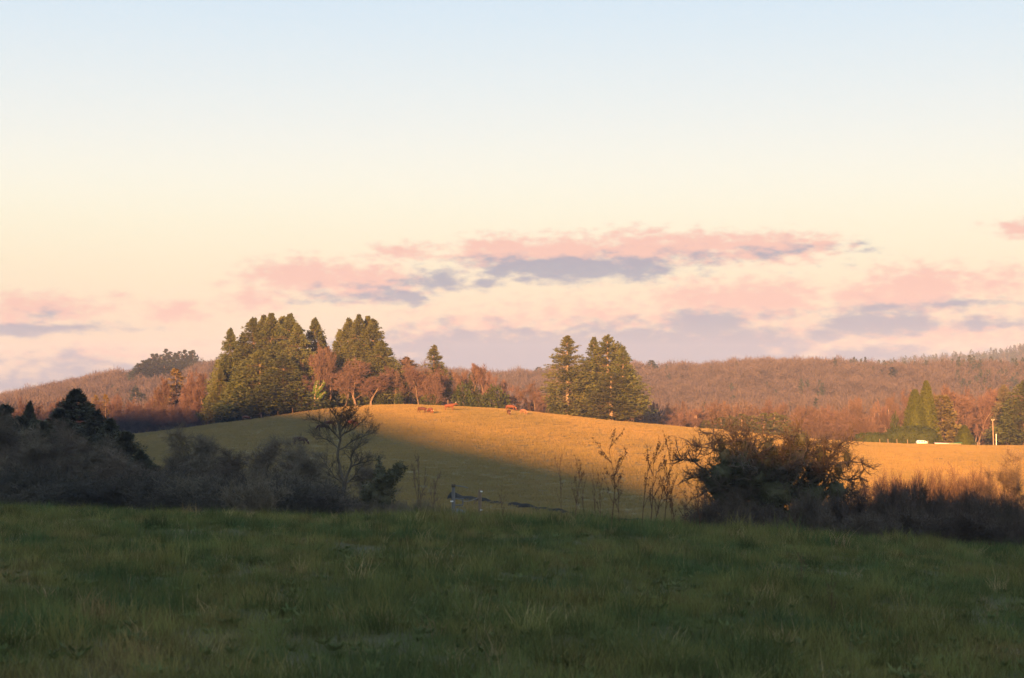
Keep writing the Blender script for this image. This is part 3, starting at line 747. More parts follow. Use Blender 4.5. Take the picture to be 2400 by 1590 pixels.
G2 = 'bare trees along the crest'
bares = [
    (395, 885, 432, 70, BARE, 'orange bare tree left of the plantation beside the larch'), (430, 872, 428, 80, BROAD, 'round orange bare tree with visible limbs left of the plantation'),
    (462, 868, 424, 80, BARE, 'tall orange bare tree with pale trunk touching the plantation'), (345, 930, 440, 60, BROAD, 'low orange bare tree at the far left end of the crest trees'),
    (485, 905, 415, 60, TALL, 'slender bare tree at the left foot of the plantation'),
    (724, 815, 412, 75, BARE, 'reddish bare tree below the lone pointed fir'), (745, 808, 410, 75, BARE, 'tall reddish bare tree right below the lone pointed fir'),
    (700, 880, 404, 80, BROAD, 'low bare tree in front of the right edge of the dome'), (775, 812, 412, 60, TALL, 'slender bare tree between the two fir clumps'),
    (808, 845, 404, 100, BROAD, 'bare tree with two pale forked trunks in front of the second clump'), (835, 840, 405, 110, BARE, 'wide fan shaped bare tree in front of the second fir clump'),
    (868, 875, 404, 90, BARE, 'bare tree with bright trunk at the right of the second clump'), (905, 860, 412, 60, BARE, 'bare tree at the right foot of the second fir clump'),
    (928, 870, 410, 70, BROAD, 'reddish bare tree left of the golden larch'), (948, 850, 414, 80, BARE, 'dense reddish bare tree in front of the golden larch'),
    (982, 860, 408, 70, BARE, 'bare tree with an upright pale trunk left of the slim spruce'), (1012, 870, 406, 60, SHRUB, 'bare bush with brown boughs under the slim spruce'),
    (1040, 875, 418, 50, TALL, 'thin bare tree just right of the slim spruce'), (1062, 872, 422, 55, TALL, 'thin bare tree left of the two tufted trees'),
    (1078, 905, 418, 45, TALL, 'short thin bare tree left of the two tufted trees'), (1165, 872, 410, 75, BROAD, 'leaning bare tree covered in brown ivy right of the tufted trees'),
    (1215, 905, 420, 60, BROAD, 'bare bush tree behind the pair of cows'), (1250, 895, 425, 60, BARE, 'pinkish bare tree left of the tall douglas firs'), (1290, 915, 415, 80, BROAD, 'pinkish bare tree at the foot of the left douglas fir'),
    (1330, 920, 410, 90, SHRUB, 'spreading pink bush between the douglas firs'), (1475, 940, 402, 60, SHRUB, 'bare bush at the right foot of the douglas firs'),
    (915, 842, 420, 60, BARE, 'tall bare tree filling the gap right of the second fir clump'), (938, 846, 424, 60, BROAD, 'tall bare tree just left of the golden larch top'), (968, 838, 422, 64, BARE, 'tall russet bare tree between the golden larch and the slim spruce'), (996, 852, 424, 56, BARE, 'bare tree touching the left side of the slim spruce'),
    (1032, 858, 422, 56, BARE, 'bare tree touching the right side of the slim spruce'), (1052, 862, 426, 50, BROAD, 'hazy bare tree between the slim spruce and the tufted trees'), (1092, 868, 426, 50, BARE, 'bare tree behind the left tufted tree'), (1150, 880, 424, 56, BARE, 'bare tree filling in right of the tufted trees'), (1185, 890, 424, 60, BROAD, 'bare tree right of the leaning ivy covered one'),
    (760, 842, 418, 70, BARE, 'russet bare tree in the gap between the two fir clumps'), (790, 850, 416, 70, BROAD, 'russet bare tree at the left foot of the second fir clump'),
]
for k, (u, vt, y, w, pl, lb) in enumerate(bares):
    place(pr(pl, k), 'bare_tree', u, vt, y, lb, 'bare tree', G2, wpx=w)
ivyb = MB()
for k, (u, vt, lb) in enumerate(((1108, 852, 'tall tufted bare tree with an ivy clad trunk, left of a matching one'), (1135, 853, 'tall tufted bare tree with a bare pale trunk, right of a matching one'))):
    t = place(TALL[k], 'bare_tree', u, vt, 412, lb, 'bare tree', 'two tufted trees', wpx=62)
    if k == 0:
        m = MB(); leafcloud(m, [(0, 0, z) for z in np.linspace(.5, 12.5, 12)], [(1.9 - .12 * j, 1.9 - .12 * j, 1.3) for j in range(12)], 1500, .55, 5); m.obj('ivy', M['topiary'], t)
# bright ivy on a forked trunk in the plantation's edge
x, _, zt_ = P(738, 893, 403); zg = gz(x, 403)
ty = bpy.data.objects.new('ivy_clad_tree', None); C.objects.link(ty); ty.location = (x, 403, zg - .1); tag(ty, 'forked trunk wrapped in bright yellow green ivy at the edge of the plantation', 'ivy clad tree')
m = MB(); seg = [((0, 0, 0), (0, 0, 4.2), .3, .22), ((0, 0, 4), (.6, 0, 7.2), .2, .1), ((0, 0, 4), (2.2, .2, 7.0), .18, .08), ((.5, 0, 2.8), (2.4, -.2, 4.6), .15, .07), ((0, 0, 3.8), (.2, .3, 6.6), .15, .07)]
m.tubes([s[0] for s in seg], [s[1] for s in seg], [s[2] for s in seg], [s[3] for s in seg], 6); m.obj('trunk', M['palebark'], ty)
m = MB(); cc = []; rr2 = []
for a, b, r1, r2 in seg:
    for f in np.linspace(.15, .95, 6): cc.append(np.array(a) * (1 - f) + np.array(b) * f); rr2.append((.45 * (1.15 - f * .6),) * 3)
leafcloud(m, cc, rr2, 900, .32, 3); m.obj('ivy', M['ivylit'], ty)
G2b = 'green ivy bushes at the foot of the trees'
HB = {}
mbx = MB(); leafcloud(mbx, [(0, 0, 1.6), (1.2, .2, 1.1), (-1.3, 0, 1.0), (.2, .6, 2.3)], [(1.6, 1.4, 1.7), (1.2, 1, 1.2), (1.2, 1, 1.1), (.9, .9, 1)], 700, .45, 8); cm = MB(); lumpy(cm, (0, 0, 1.2), (1.3, 1.1, 1.3), 2)
mt_ = MB(); mt_.tubes([(0, 0, 0), (0, 0, .8), (0, 0, .8)], [(0, 0, .9), (.8, .1, 2.4), (-.8, 0, 2.2)], [.12, .08, .08], [.1, .04, .04], 5)
EVERG = dict(meshes={'stem': mt_.mesh('stem', M['bark']), 'foliage': mbx.mesh('evergreen_foliage', M['topiary'])}, H=3.3, W=5)
for (u, vt, w, lb) in ((640, 945, 60, 'low green bush under the front boughs of the dome'), (690, 935, 60, 'rounded green bush left of the bright ivy trunk'), (715, 945, 40, 'small green bush next to the bright ivy trunk'), (890, 925, 40, 'small green bush at the right foot of the second fir clump'),
                       (935, 925, 36, 'small green bush below the golden larch'), (1010, 920, 50, 'green bush under the slim spruce'), (1085, 900, 55, 'tall green bush left of the tufted trees'), (1125, 925, 50, 'green bush between the bases of the tufted trees'),
                       (1160, 905, 70, 'large dome shaped green bush behind the grazing pair of cows'), (1300, 940, 40, 'small dark bush at the foot of the left douglas fir'), (520, 955, 50, 'dark green bush at the left foot of the plantation'), (580, 950, 60, 'dark green bush at the front foot of the plantation')):
    place(EVERG, 'evergreen_bush', u, vt, 406, lb, 'evergreen bush', G2b, wpx=w)
# the two groups of douglas firs
for k, (u, vt, w, y, lb) in enumerate(((1330, 788, 84, 405, 'leftmost tall douglas fir standing apart with a bare orange trunk showing'), (1392, 793, 84, 412, 'tall douglas fir at the left of the tight group'), (1424, 787, 100, 408, 'highest douglas fir in the tight group'),
                                       (1448, 815, 80, 414, 'douglas fir half hidden right of the highest one'), (1460, 814, 82, 402, 'rightmost douglas fir of the tight group with a pale trunk'), (1432, 872, 92, 399, 'short front fir with bright yellow green boughs in the tight group'))):
    place(pr(DOUG, k), 'douglas_fir', u, vt, y, lb, 'douglas fir', 'douglas firs on the pasture edge', wpx=w * 1.04)
# young pines on the right
for k, (u, vt, w) in enumerate(((1690, 990, 40), (1712, 985, 34), (1738, 982, 44), (1762, 985, 36), (1790, 980, 44), (1815, 978, 40), (1838, 985, 40), (1655, 995, 26))):
    place(pr(YOUNG, k), 'young_pine', u, vt - 10, 415, ('small young pine, number %s from the left in the row above the dark oak' % ['two', 'three', 'four', 'five', 'six', 'seven', 'eight', 'one'][k]).replace('number two', 'second').replace('number three', 'third').replace('number four', 'fourth').replace('number five', 'fifth').replace('number six', 'sixth').replace('number seven', 'seventh').replace('number eight', 'last').replace('number one', 'isolated first'), 'young pine', 'row of young pines behind the pasture', wpx=w * 1.2)
# nearer trees of the valley wood, each its own
rw = np.random.default_rng(55); k = 0
for row, (y, n, v0) in enumerate(((436, 40, 968), (450, 36, 955), (470, 30, 945))):
    for q in range(n):
        u = 1490 + 930 * (q + rw.uniform(.1, .9)) / n
        if row == 0 and (1640 < u < 1870): continue
        vt = v0 + rw.normal(0, 9) - (22 if u > 2180 else 0) - (8 if u > 1950 else 0)
        kind = rw.random()
        if kind < .36: place(pr(SLIM, k), 'birch_tree', u, vt, y + rw.normal(0, 3), '%s tree from the left in the %s row of the right wood, birch' % (nth(q), ('front', 'middle', 'back')[row]), 'birch', 'birches in the wood behind the right pasture', wpx=rw.uniform(28, 44))
        else: place(pr(BARE + BROAD, k), 'bare_tree', u, vt, y + rw.normal(0, 3), '%s tree from the left in the %s row of the right wood' % (nth(q), ('front', 'middle', 'back')[row]), 'bare tree', 'bare trees in the wood behind the right pasture', wpx=rw.uniform(50, 85))
        k += 1
for q in range(14):
    u = 40 + 300 * (q + rw.uniform(.2, .8)) / 14
    place(pr(BARE + BROAD, q), 'bare_tree', u, 945 + rw.normal(0, 6) - (u / 30), 440 + rw.normal(0, 6), '%s bare tree from the left in the shaded wood left of the pasture' % nth(q), 'bare tree', 'bare trees of the left wood', wpx=rw.uniform(50, 80))
for q in range(12):
    u = 290 + 200 * (q + rw.uniform(.2, .8)) / 12
    place(pr(SHRUB, q), 'bare_bush', u, 955 + rw.normal(0, 6), 412 + rw.normal(0, 3), '%s low bush from the left along the shaded wood edge left of the plantation' % nth(q), 'bare bush', 'low bushes at the left wood edge', wpx=rw.uniform(40, 60))
for q in range(16):
    u = 1190 + 300 * (q + rw.uniform(.2, .8)) / 16
    place(pr(BARE + SHRUB, q), 'bare_tree', u, 935 + rw.normal(0, 9) , 440 + rw.normal(0, 8), '%s pinkish bare tree from the left behind the douglas firs' % nth(q), 'bare tree', 'pinkish thicket around the douglas firs', wpx=rw.uniform(45, 70))

# ------------------------------------------------------------------ farm garden on the right
def cypress(H, Wd, seed, mat, n=2600, leaf=.35, prof=1.0):
    mb = MB(); r = np.random.default_rng(seed)
    z = r.uniform(0, 1, n) ** .9; a = r.uniform(0, 6.283, n)
    rad_ = Wd / 2 * np.clip((1 - z) ** prof, 0, 1) * np.clip(.6 + z * 4, 0, 1) * (1 + .10 * np.sin(a * 4 + z * 17 + seed) + .08 * np.sin(a * 9 - z * 31) + r.normal(0, .09, n))
    pos = np.stack([rad_ * np.cos(a), rad_ * np.sin(a), z * H], 1)
    mb.leaves(pos, np.stack([np.cos(a) * .5, np.sin(a) * .5, np.full(n, 1.0)], 1) + r.normal(0, .35, (n, 3)), leaf * r.uniform(.6, 1.3, n), leaf * .35)
    zz = np.linspace(0.02, .97, 14); rc = Wd / 2 * .74 * (1 - zz) ** prof * np.clip(.6 + zz * 4, 0, 1); nn = 14; th_ = np.arange(nn) * 6.283 / nn
    V = np.stack([np.outer(rc, np.cos(th_)), np.outer(rc, np.sin(th_)), np.outer(zz * H, np.ones(nn))], 2).reshape(-1, 3)
    i, j = np.meshgrid(np.arange(nn), np.arange(13)); i2 = (i + 1) % nn
    mb.add(V, Q=np.stack([j * nn + i, j * nn + i2, (j + 1) * nn + i2, (j + 1) * nn + i], 2).reshape(-1, 4))
    mt = MB(); mt.tubes([(0, 0, -.2)], [(0, 0, H * .3)], [.2], [.15], 6)
    return dict(meshes={'trunk': mt.mesh('cypress_trunk', M['bark']), 'crown': mb.mesh('cypress_crown', mat)}, H=H, W=Wd)
CYP = cypress(16, 5.0, 1, M['cypress'], 5600, .45, prof=.6)
CYP2 = cypress(16, 5.0, 2, M['cypress'], 5600, .45, prof=.7)
BROWNC = cypress(12, 8, 3, M['larch'], 2600, .5, prof=.45)
place(CYP, 'cypress_tree', 2144, 915, 408, 'shorter bright green cypress, left one of the tall pair', 'cypress', 'tall garden cypresses', wpx=62)
place(CYP2, 'cypress_tree', 2171, 895, 412, 'taller bright green cypress with a thin tip, right one of the pair', 'cypress', 'tall garden cypresses', wpx=62)
place(EVERG, 'evergreen_bush', 2098, 972, 420, 'dark bluish shaded evergreen left of the cypress pair', 'evergreen tree', wpx=34)
place(CYP2, 'cypress_tree', 2260, 997, 404, 'small squat green cone by itself right of the brown conifer', 'cypress', wpx=48)
place(conifer('brown_conifer', 91, 13, 3.9, M['browncon'], M['bark'], nb=260, ns=14, leaf=.9, prof=.45, bare=.02), 'brown_conifer', 2208, 930, 414, 'broad brownish conifer just right of the two cypresses', 'conifer', wpx=74)
place(BARE[1], 'bare_tree', 2240, 905, 424, 'reddish bare tree with bright limbs right of the brown conifer', 'bare tree', wpx=110)
place(BROAD[0], 'bare_tree', 2290, 912, 426, 'large dark red bare tree left of the utility pole', 'bare tree', wpx=110)
place(BARE[2], 'bare_tree', 2345, 915, 428, 'dark red bare tree behind the utility pole', 'bare tree', wpx=100)
place(DCON[0], 'fir_tree', 2352, 905, 422, 'dark shaded conifer left of the big fir at the right edge', 'fir tree', wpx=60)
place(CON[0], 'fir_tree', 2400, 895, 404, 'big olive fir cut off by the right edge of the view', 'fir tree', wpx=110)
for lb, u, vt, w in (('tall rust red bush left of the clipped hedge', 2015, 978, 56), ('round rust red bush left of the dark evergreen', 1965, 985, 80), ('low orange bush at the left end of the hedge', 1910, 985, 70)):
    place(pr(SHRUB, int(u)), 'bare_bush', u, vt, 412, lb, 'bare bush', 'rust red bushes by the hedge', wpx=w)
def dome(W_, D_, H_, seed):
    mb = MB(); lumpy(mb, (0, 0, H_ * .35), (W_ / 2, D_ / 2, H_ * .62), seed, 28, 14, .05); leafcloud(mb, [(0, 0, H_ * .36)], [(W_ / 2 * 1.03, D_ / 2 * 1.03, H_ * .63)], 1100, .42, seed, .12)
    mt = MB(); mt.tubes([(0, 0, -.2)], [(0, 0, H_ * .4)], [.12], [.1], 5)
    return dict(meshes={'stem': mt.mesh('dome_stem', M['bark']), 'foliage': mb.mesh('clipped_foliage', M['topiary'])}, H=H_, W=W_)
DOME = dome(4, 4.5, 3.4, 1)
for k, (u, w, vt, lb) in enumerate(((2018, 30, 1016, 'small clipped dome at the left end of the short hedge'), (2034, 30, 1015, 'small clipped dome second from the left in the short hedge'), (2050, 32, 1015, 'small clipped dome third in the short hedge'), (2066, 34, 1016, 'reddish topped clipped dome at the right end of the short hedge'),
                               (2096, 44, 1006, 'rounded clipped dome at the left end of the tall hedge'), (2112, 44, 1003, 'second clipped dome from the left in the tall hedge'), (2128, 44, 1001, 'third clipped dome from the left in the tall hedge'), (2146, 48, 1000, 'fourth clipped dome, left of the largest one'), (2168, 56, 1001, 'largest clipped dome at the right end of the tall hedge'))):
    place(DOME, 'clipped_bush', u, vt, 406 - .3 * k, lb, 'clipped bush', 'clipped domes of the garden hedge', wpx=w, rz=0.3 * k)

# ---- caravan: body, roof, windows, door, wheel, hitch
def on_ground(u, y, dv=0): x = P(u, 1000, y)[0]; return x, y, gz(x, y)
x, y, zg = on_ground(2160, 397)
cv = bpy.data.objects.new('caravan', None); C.objects.link(cv); cv.location = (x, y, zg); cv.rotation_euler = (0, 0, .12); cv.scale = (.62,) * 3
tag(cv, 'small cream white caravan parked in front of the tall clipped hedge', 'caravan')
prof_ = [(-2.0, .35), (-2.1, .9), (-1.75, 1.5), (-1.3, 1.62), (.6, 1.5), (1.7, 1.2), (2.0, .9), (2.0, .35)]
V = [(a, sd * .9, b) for sd in (-1, 1) for a, b in prof_]; n = len(prof_)
mm = MB(); mm.add(V, Q=[(i, (i + 1) % n, (i + 1) % n + n, i + n) for i in range(n)], T=[(0, i + 1, i) for i in range(1, n - 1)] + [(n, n + i, n + i + 1) for i in range(1, n - 1)]); mm.obj('body', M['white'], cv)
for xx in (-1.2, -.2, .7): mm = MB(); mm.box((xx, -.905, 1.12), (.55, .03, .3)); mm.obj('window', M['glass'], cv)
mm = MB(); mm.box((1.3, -.91, .8), (.42, .03, .8)); mm.obj('door', M['white'], cv)
for sd in (-1, 1): mm = MB(); mm.tubes([(.1, sd * .86, .3)], [(.1, sd * .70, .3)], [.3], [.3], 12); mm.obj('wheel', M['rubber'], cv)
mm = MB(); mm.tubes([(-2.05, 0, .4)], [(-2.9, 0, .4)], [.04], [.04], 5); mm.obj('hitch', M['metal'], cv)
# ---- low shed with white and green roof sheets
x, y, zg = on_ground(2222, 399)
sh = bpy.data.objects.new('low_shed', None); C.objects.link(sh); sh.location = (x, y, zg); tag(sh, 'long low shed, roof half white and half green, right of the caravan', 'shed')
mm = MB(); mm.box((0, .6, .25), (6.0, 1.4, .5)); mm.obj('wall', M['wood'], sh)
for nm, x0, x1, z0, z1, mt in (('roof_sheet', -3.1, .1, .62, .55, 'white'), ('roof_sheet', .12, 3.2, .52, .68, 'green')):
    mm = MB(); v = [(x0, -.35, z0 - .16), (x1, -.35, z1 - .16), (x1, 1.4, z1), (x0, 1.4, z0)]; v += [(a, b, c - .09) for a, b, c in v]
    mm.add(v, Q=[(0, 1, 2, 3), (7, 6, 5, 4), (0, 4, 5, 1), (1, 5, 6, 2), (2, 6, 7, 3), (3, 7, 4, 0)]); o = mm.obj(nm, M[mt], sh); o['label'] = 'pale white roof sheet' if mt == 'white' else 'green roof sheet'
# ---- utility pole and white post
x, y, zg = on_ground(2328, 399)
up_ = bpy.data.objects.new('utility_pole', None); C.objects.link(up_); up_.location = (x, y, zg); up_.rotation_euler = (0, -.02, 0); tag(up_, 'tall brown wooden utility pole in the garden corner at right', 'utility pole')
mm = MB(); mm.tubes([(0, 0, -.3)], [(0, 0, 6.2)], [.13], [.09], 8); mm.obj('pole', M['wood'], up_)
mm = MB(); mm.box((0, 0, 6.0), (.7, .08, .08)); mm.obj('crossbar', M['wood'], up_)
for xx in (-.28, .28): mm = MB(); mm.tubes([(xx, 0, 6.04)], [(xx, 0, 6.2)], [.04], [.03], 6); mm.obj('insulator', M['insul'], up_)
x, y, zg = on_ground(2334.5, 397)
wp = bpy.data.objects.new('white_post', None); C.objects.link(wp); wp.location = (x, y, zg); tag(wp, 'shorter bright white post beside the wooden utility pole', 'post')
mm = MB(); mm.tubes([(0, 0, -.2)], [(0, 0, 2.75)], [.085], [.085], 8); mm.obj('shaft', M['white'], wp)
mm = MB(); mm.tubes([(0, 0, 2.752)], [(0, 0, 2.82)], [.1], [.06], 8); mm.obj('cap', M['white'], wp)
# ---- pasture fence posts (each its own, wires between)
GP = 'wooden posts of the pasture fence'
def post(u, y, h, lb, grp=GP, r=.07):
    x, y, zg = on_ground(u, y)
    o = bpy.data.objects.new('fence_post', None); C.objects.link(o); o.location = (x, y, zg); o.rotation_euler = (random.gauss(0, .04), random.gauss(0, .04), 0)
    m = MB(); m.tubes([(0, 0, -.3)], [(0, 0, h)], [r], [r * .9], 6); m.obj('post_shaft', M['wood'], o)
    m = MB(); m.tubes([(0, 0, h)], [(0, 0, h + .06)], [r * .9], [r * .3], 6); m.obj('post_tip', M['wood'], o)
    return tag(o, lb, 'fence post', grp)
for u, h, lb in ((2062, .95, 'fence post in front of the short clipped hedge'), (2081, 1.1, 'fence post in the gap between the short and the tall hedge'), (2102, 1.1, 'fence post in front of the left end of the tall hedge'), (2127, 1.1, 'fence post in front of the middle of the tall hedge'), (2174, .9, 'fence post just right of the white caravan'), (2290, .9, 'fence post between the green cone and the utility pole')):
    post(u, 396, h, lb)
for u, h, lb in ((574, 1.1, 'first visible fence post at the foot of the dome of firs'), (612, 1.0, 'fence post under the dark boughs of the dome'), (651, 1.1, 'fence post at the middle of the plantation edge'), (686, 1.3, 'pale thin fence post at the right of the plantation edge'), (1050, 1.6, 'pale leaning fence post behind the single standing cow'), (870, 1.0, 'short fence post near the top of the crest')):
    post(u, 398, h, lb)

# ------------------------------------------------------------------ cattle
def cow_mesh(name, mat, head_down=True, seed=0):
    J = {}; V = []; Rr = []; E = []
    def j(nm, p, r, par=None):
        J[nm] = len(V); V.append(p); Rr.append(r if isinstance(r, tuple) else (r, r))
        if par: E.append((J[par], J[nm]))
    j('pelvis', (-.75, 0, 1.15), (.30, .33)); j('belly', (-.1, 0, 1.05), (.36, .40), 'pelvis'); j('chest', (.55, 0, 1.08), (.32, .38), 'belly')
    if head_down:
        j('neck', (.95, 0, .95), (.17, .22), 'chest'); j('poll', (1.25, 0, .50), (.14, .15), 'neck'); j('nose', (1.38, 0, .16), (.085, .09), 'poll')
    else:
        j('neck', (.98, 0, 1.35), (.17, .22), 'chest'); j('poll', (1.28, 0, 1.48), (.14, .15), 'neck'); j('nose', (1.62, 0, 1.25), (.085, .09), 'poll')
    for s, sn_ in ((-1, 'l'), (1, 'r')):
        o1 = .10 * s if head_down else 0
        j('hip' + sn_, (-.82, .2 * s, .95), .18, 'pelvis'); j('stifle' + sn_, (-.72 + o1, .23 * s, .72), .13, 'hip' + sn_); j('hock' + sn_, (-.92 + o1, .22 * s, .46), .07, 'stifle' + sn_); j('hf' + sn_, (-.84 + o1, .22 * s, .02), .06, 'hock' + sn_)
        j('sh' + sn_, (.6, .2 * s, .85), .16, 'chest'); j('kn' + sn_, (.62 - o1, .2 * s, .45), .075, 'sh' + sn_); j('ff' + sn_, (.58 - o1, .2 * s, .02), .06, 'kn' + sn_)
    j('t1', (-1.08, 0, 1.25), .05, 'pelvis'); j('t2', (-1.16, .02, .85), .03, 't1'); j('t3', (-1.16, .03, .5), .05, 't2')
    me = bpy.data.meshes.new(name); me.from_pydata(V, E, []); o = bpy.data.objects.new(name, me); C.objects.link(o)
    md = o.modifiers.new('skin', 'SKIN')
    for k, (a, b) in enumerate(Rr): me.skin_vertices[0].data[k].radius = (a, b); me.skin_vertices[0].data[k].use_root = (k == 0)
    sb = o.modifiers.new('sub', 'SUBSURF'); sb.levels = 1; sb.render_levels = 1
    dg = bpy.context.evaluated_depsgraph_get(); dg.update()
    m2 = bpy.data.meshes.new_from_object(o.evaluated_get(dg)); m2.name = name; bpy.data.objects.remove(o)
    m2.materials.clear(); m2.materials.append(mat); m2.polygons.foreach_set('use_smooth', np.ones(len(m2.polygons), bool))
    return m2
def small(name, fn, mat):
    m = MB(); fn(m); return m.mesh(name, mat)
def horns(hd):
    def f(m):
        b = np.array([1.2, 0, .62]) if hd else np.array([1.22, 0, 1.6])
        for s in (-1, 1): m.tubes([b + (0, .08 * s, 0), b + (.02, .22 * s, .08)], [b + (.02, .22 * s, .08), b + (.1, .26 * s, .2)], [.03, .022], [.022, .008], 5)
    return f
def ears(hd):
    def f(m):
        b = np.array([1.2, 0, .52]) if hd else np.array([1.2, 0, 1.5])
        m.leaves([b + (0, .1, 0), b + (0, -.1, 0)], [(0, 1, -.1), (0, -1, -.1)], .26, .13)
    return f
def muz(hd):
    def f(m):
        c = (1.40, 0, .11) if hd else (1.67, 0, 1.2)
        lumpy(m, c, (.085, .09, .075), 1, 10, 7, .02)
    return f
COWM = {(c, hd): dict(body=cow_mesh('cow_body', M[c], hd), horns=small('cow_horns', horns(hd), M['insul']), ears=small('cow_ears', ears(hd), M[c]), muzzle=small('cow_muzzle', muz(hd), M['muzzle'])) for c in ('cow', 'cowpale', 'cowdark') for hd in (True, False) if not (c != 'cow' and not hd)}
cows = [  # u, v of the feet, heading degrees, coat, head down, scale, label
    (990, 968, -25, 'cowdark', True, 1.0, 'dark russet cow grazing with its rump raised, leftmost of the sunlit group'),
    (1009, 970, -65, 'cow', True, 1.0, 'russet cow grazing right behind the dark russet cow'),
    (1054, 963, 8, 'cow', False, 1.12, 'russet cow standing side on with pale hindquarters near the crest'),
    (1197, 963, -20, 'cow', True, 1.15, 'larger russet cow at the back of the overlapping pair'),
    (1193, 974, -80, 'cowdark', True, .95, 'darker cow grazing head on, in front of the overlapping pair'),
    (1227, 972, -50, 'cowpale', True, .95, 'small pale tan cow grazing alone, rightmost of the herd'),
    (772, 1004, 200, 'cowdark', True, 1.05, 'brown cow in shade behind the left of the bare tree crown'),
    (824, 1003, -15, 'cow', True, 1.05, 'russet cow in half shade behind the right of the bare tree crown'),
    (756, 1012, 170, 'cowdark', True, 1.0, 'very dark cow in shade, lowest of those behind the bare tree'),
    (703, 1044, 5, 'cowdark', True, 1.1, 'dark cow alone in the deep shade left of the bare tree'),
    (577, 988, 30, 'cow', True, .95, 'small orange cow at the wood edge below the plantation'),
]
for (u, v, hdg, coat, hd, sc, lb) in cows:
    y = min(pasture_y(u, v), 396.0); x = P(u, v, y)[0]
    o = bpy.data.objects.new('cow', None); C.objects.link(o); o.location = (x, y, gz(x, y)); o.rotation_euler = (0, 0, R(hdg)); o.scale = (sc * .92,) * 3
    for nm, me in COWM[(coat, hd)].items(): link(nm, me, o)
    tag(o, lb, 'cow', 'cattle grazing on the pasture')

# ------------------------------------------------------------------ valley hedge, left
GD = 'dark firs at the left edge'
for k, (u, vt, y, w, lb) in enumerate(((178, 917, 150, 150, 'tallest dark fir at the left, its tip above the left hill foot'), (140, 962, 145, 130, 'dark fir just left of the tallest dark one'), (225, 965, 142, 130, 'dark fir just right of the tallest dark one'), (70, 945, 165, 60, 'thin dark fir tip at the left between two masses'),
                                       (12, 952, 160, 120, 'dark fir at the very left edge of the view'), (50, 980, 150, 150, 'broad dark fir low at the far left'), (100, 990, 140, 150, 'broad dark fir below the thin fir tip'), (295, 1015, 128, 110, 'dark fir with layered boughs against the shaded pasture'),
                                       (258, 985, 135, 120, 'dark fir left of the layered one'), (330, 1060, 122, 100, 'short dark fir at the right end of the dark mass'), (180, 1020, 130, 170, 'wide dark fir in front of the tallest one'), (20, 1040, 130, 160, 'wide dark fir in the lower left mass'), (365, 1095, 118, 90, 'lowest dark fir beside the grey bare hedge'))):
    place(pr(DCON, k), 'fir_tree', u, vt, y, lb, 'fir tree', GD, wpx=w * 1.15)
rw = np.random.default_rng(77)
for q in range(16):
    u = -40 + 470 * q / 16 + rw.uniform(0, 20)
    place(pr(KSHRUB, q), 'hedge_shrub', u, 1112 + rw.normal(0, 22), 104 + rw.normal(0, 4), '%s dark leafless shrub from the left along the foot of the dark firs' % nth(q), 'shrub', 'shrubs below the dark firs', wpx=rw.uniform(150, 220))
for k, (u, vt, y, w, lb) in enumerate(((15, 968, 122, 150, 'dark bare tree over the firs at the very left edge'), (62, 1000, 118, 140, 'dark bare tree in front of the thin fir tip'), (112, 985, 120, 140, 'dark bare tree just left of the tallest dark fir'), (205, 1010, 116, 150, 'dark bare tree in front of the tallest dark fir'),
                                       (265, 1025, 114, 140, 'dark bare tree before the layered fir'), (318, 1050, 112, 130, 'dark bare tree at the right end of the fir mass'), (375, 1080, 112, 120, 'low dark bare tree joining the firs to the grey hedge'))):
    place(pr(DBARE, k), 'hedge_tree', u, vt, y, lb, 'bare tree', 'dark bare trees among the left firs', wpx=w * 1.35)
for k, (u, vt, y, w, lb) in enumerate(((480, 1000, 118, 150, 'tall grey bare hedge tree left of the thicket, its fan top against the pasture'), (430, 1040, 122, 110, 'grey bare hedge tree between the dark firs and the fan shaped one'), (530, 1020, 120, 120, 'grey bare hedge tree just right of the fan shaped one'),
                                       (615, 1025, 118, 150, 'grey bare hedge tree at the middle of the left thicket'), (680, 1022, 124, 140, 'pale grey bare hedge tree behind the middle of the thicket'), (565, 1050, 112, 130, 'low grey bare tree at the front of the thicket'), (725, 1048, 114, 120, 'grey bare hedge tree just left of the tall forked tree'),
                                       (850, 1065, 122, 90, 'faint grey bare tree right behind the tall forked one'))):
    place(pr(DBARE, k), 'hedge_tree', u, vt, y, lb, 'bare tree', 'grey bare hedge trees', wpx=w * 1.35)
for q in range(24):
    u = 400 + 420 * q / 24 + rw.uniform(0, 18)
    place(pr(KSHRUB + DSHRUB[:1], q), 'hedge_shrub', u, (1122 if u < 740 else 1162) + rw.normal(0, 14), 98 + rw.normal(0, 5), '%s dark bare shrub from the left under the grey hedge trees' % nth(q), 'shrub', 'shrubs of the left thicket', wpx=rw.uniform(130, 190))
for q in range(9):
    u = 880 + 190 * q / 9 + rw.uniform(0, 12)
    place(pr(DSHRUB, q), 'hedge_shrub', u, 1168 + rw.normal(0, 8) + (u - 880) * .1, 90 + rw.normal(0, 4), '%s low dark shrub from the left between the ivy stump and the gate' % nth(q), 'shrub', 'low shrubs beside the gate', wpx=rw.uniform(70, 110))
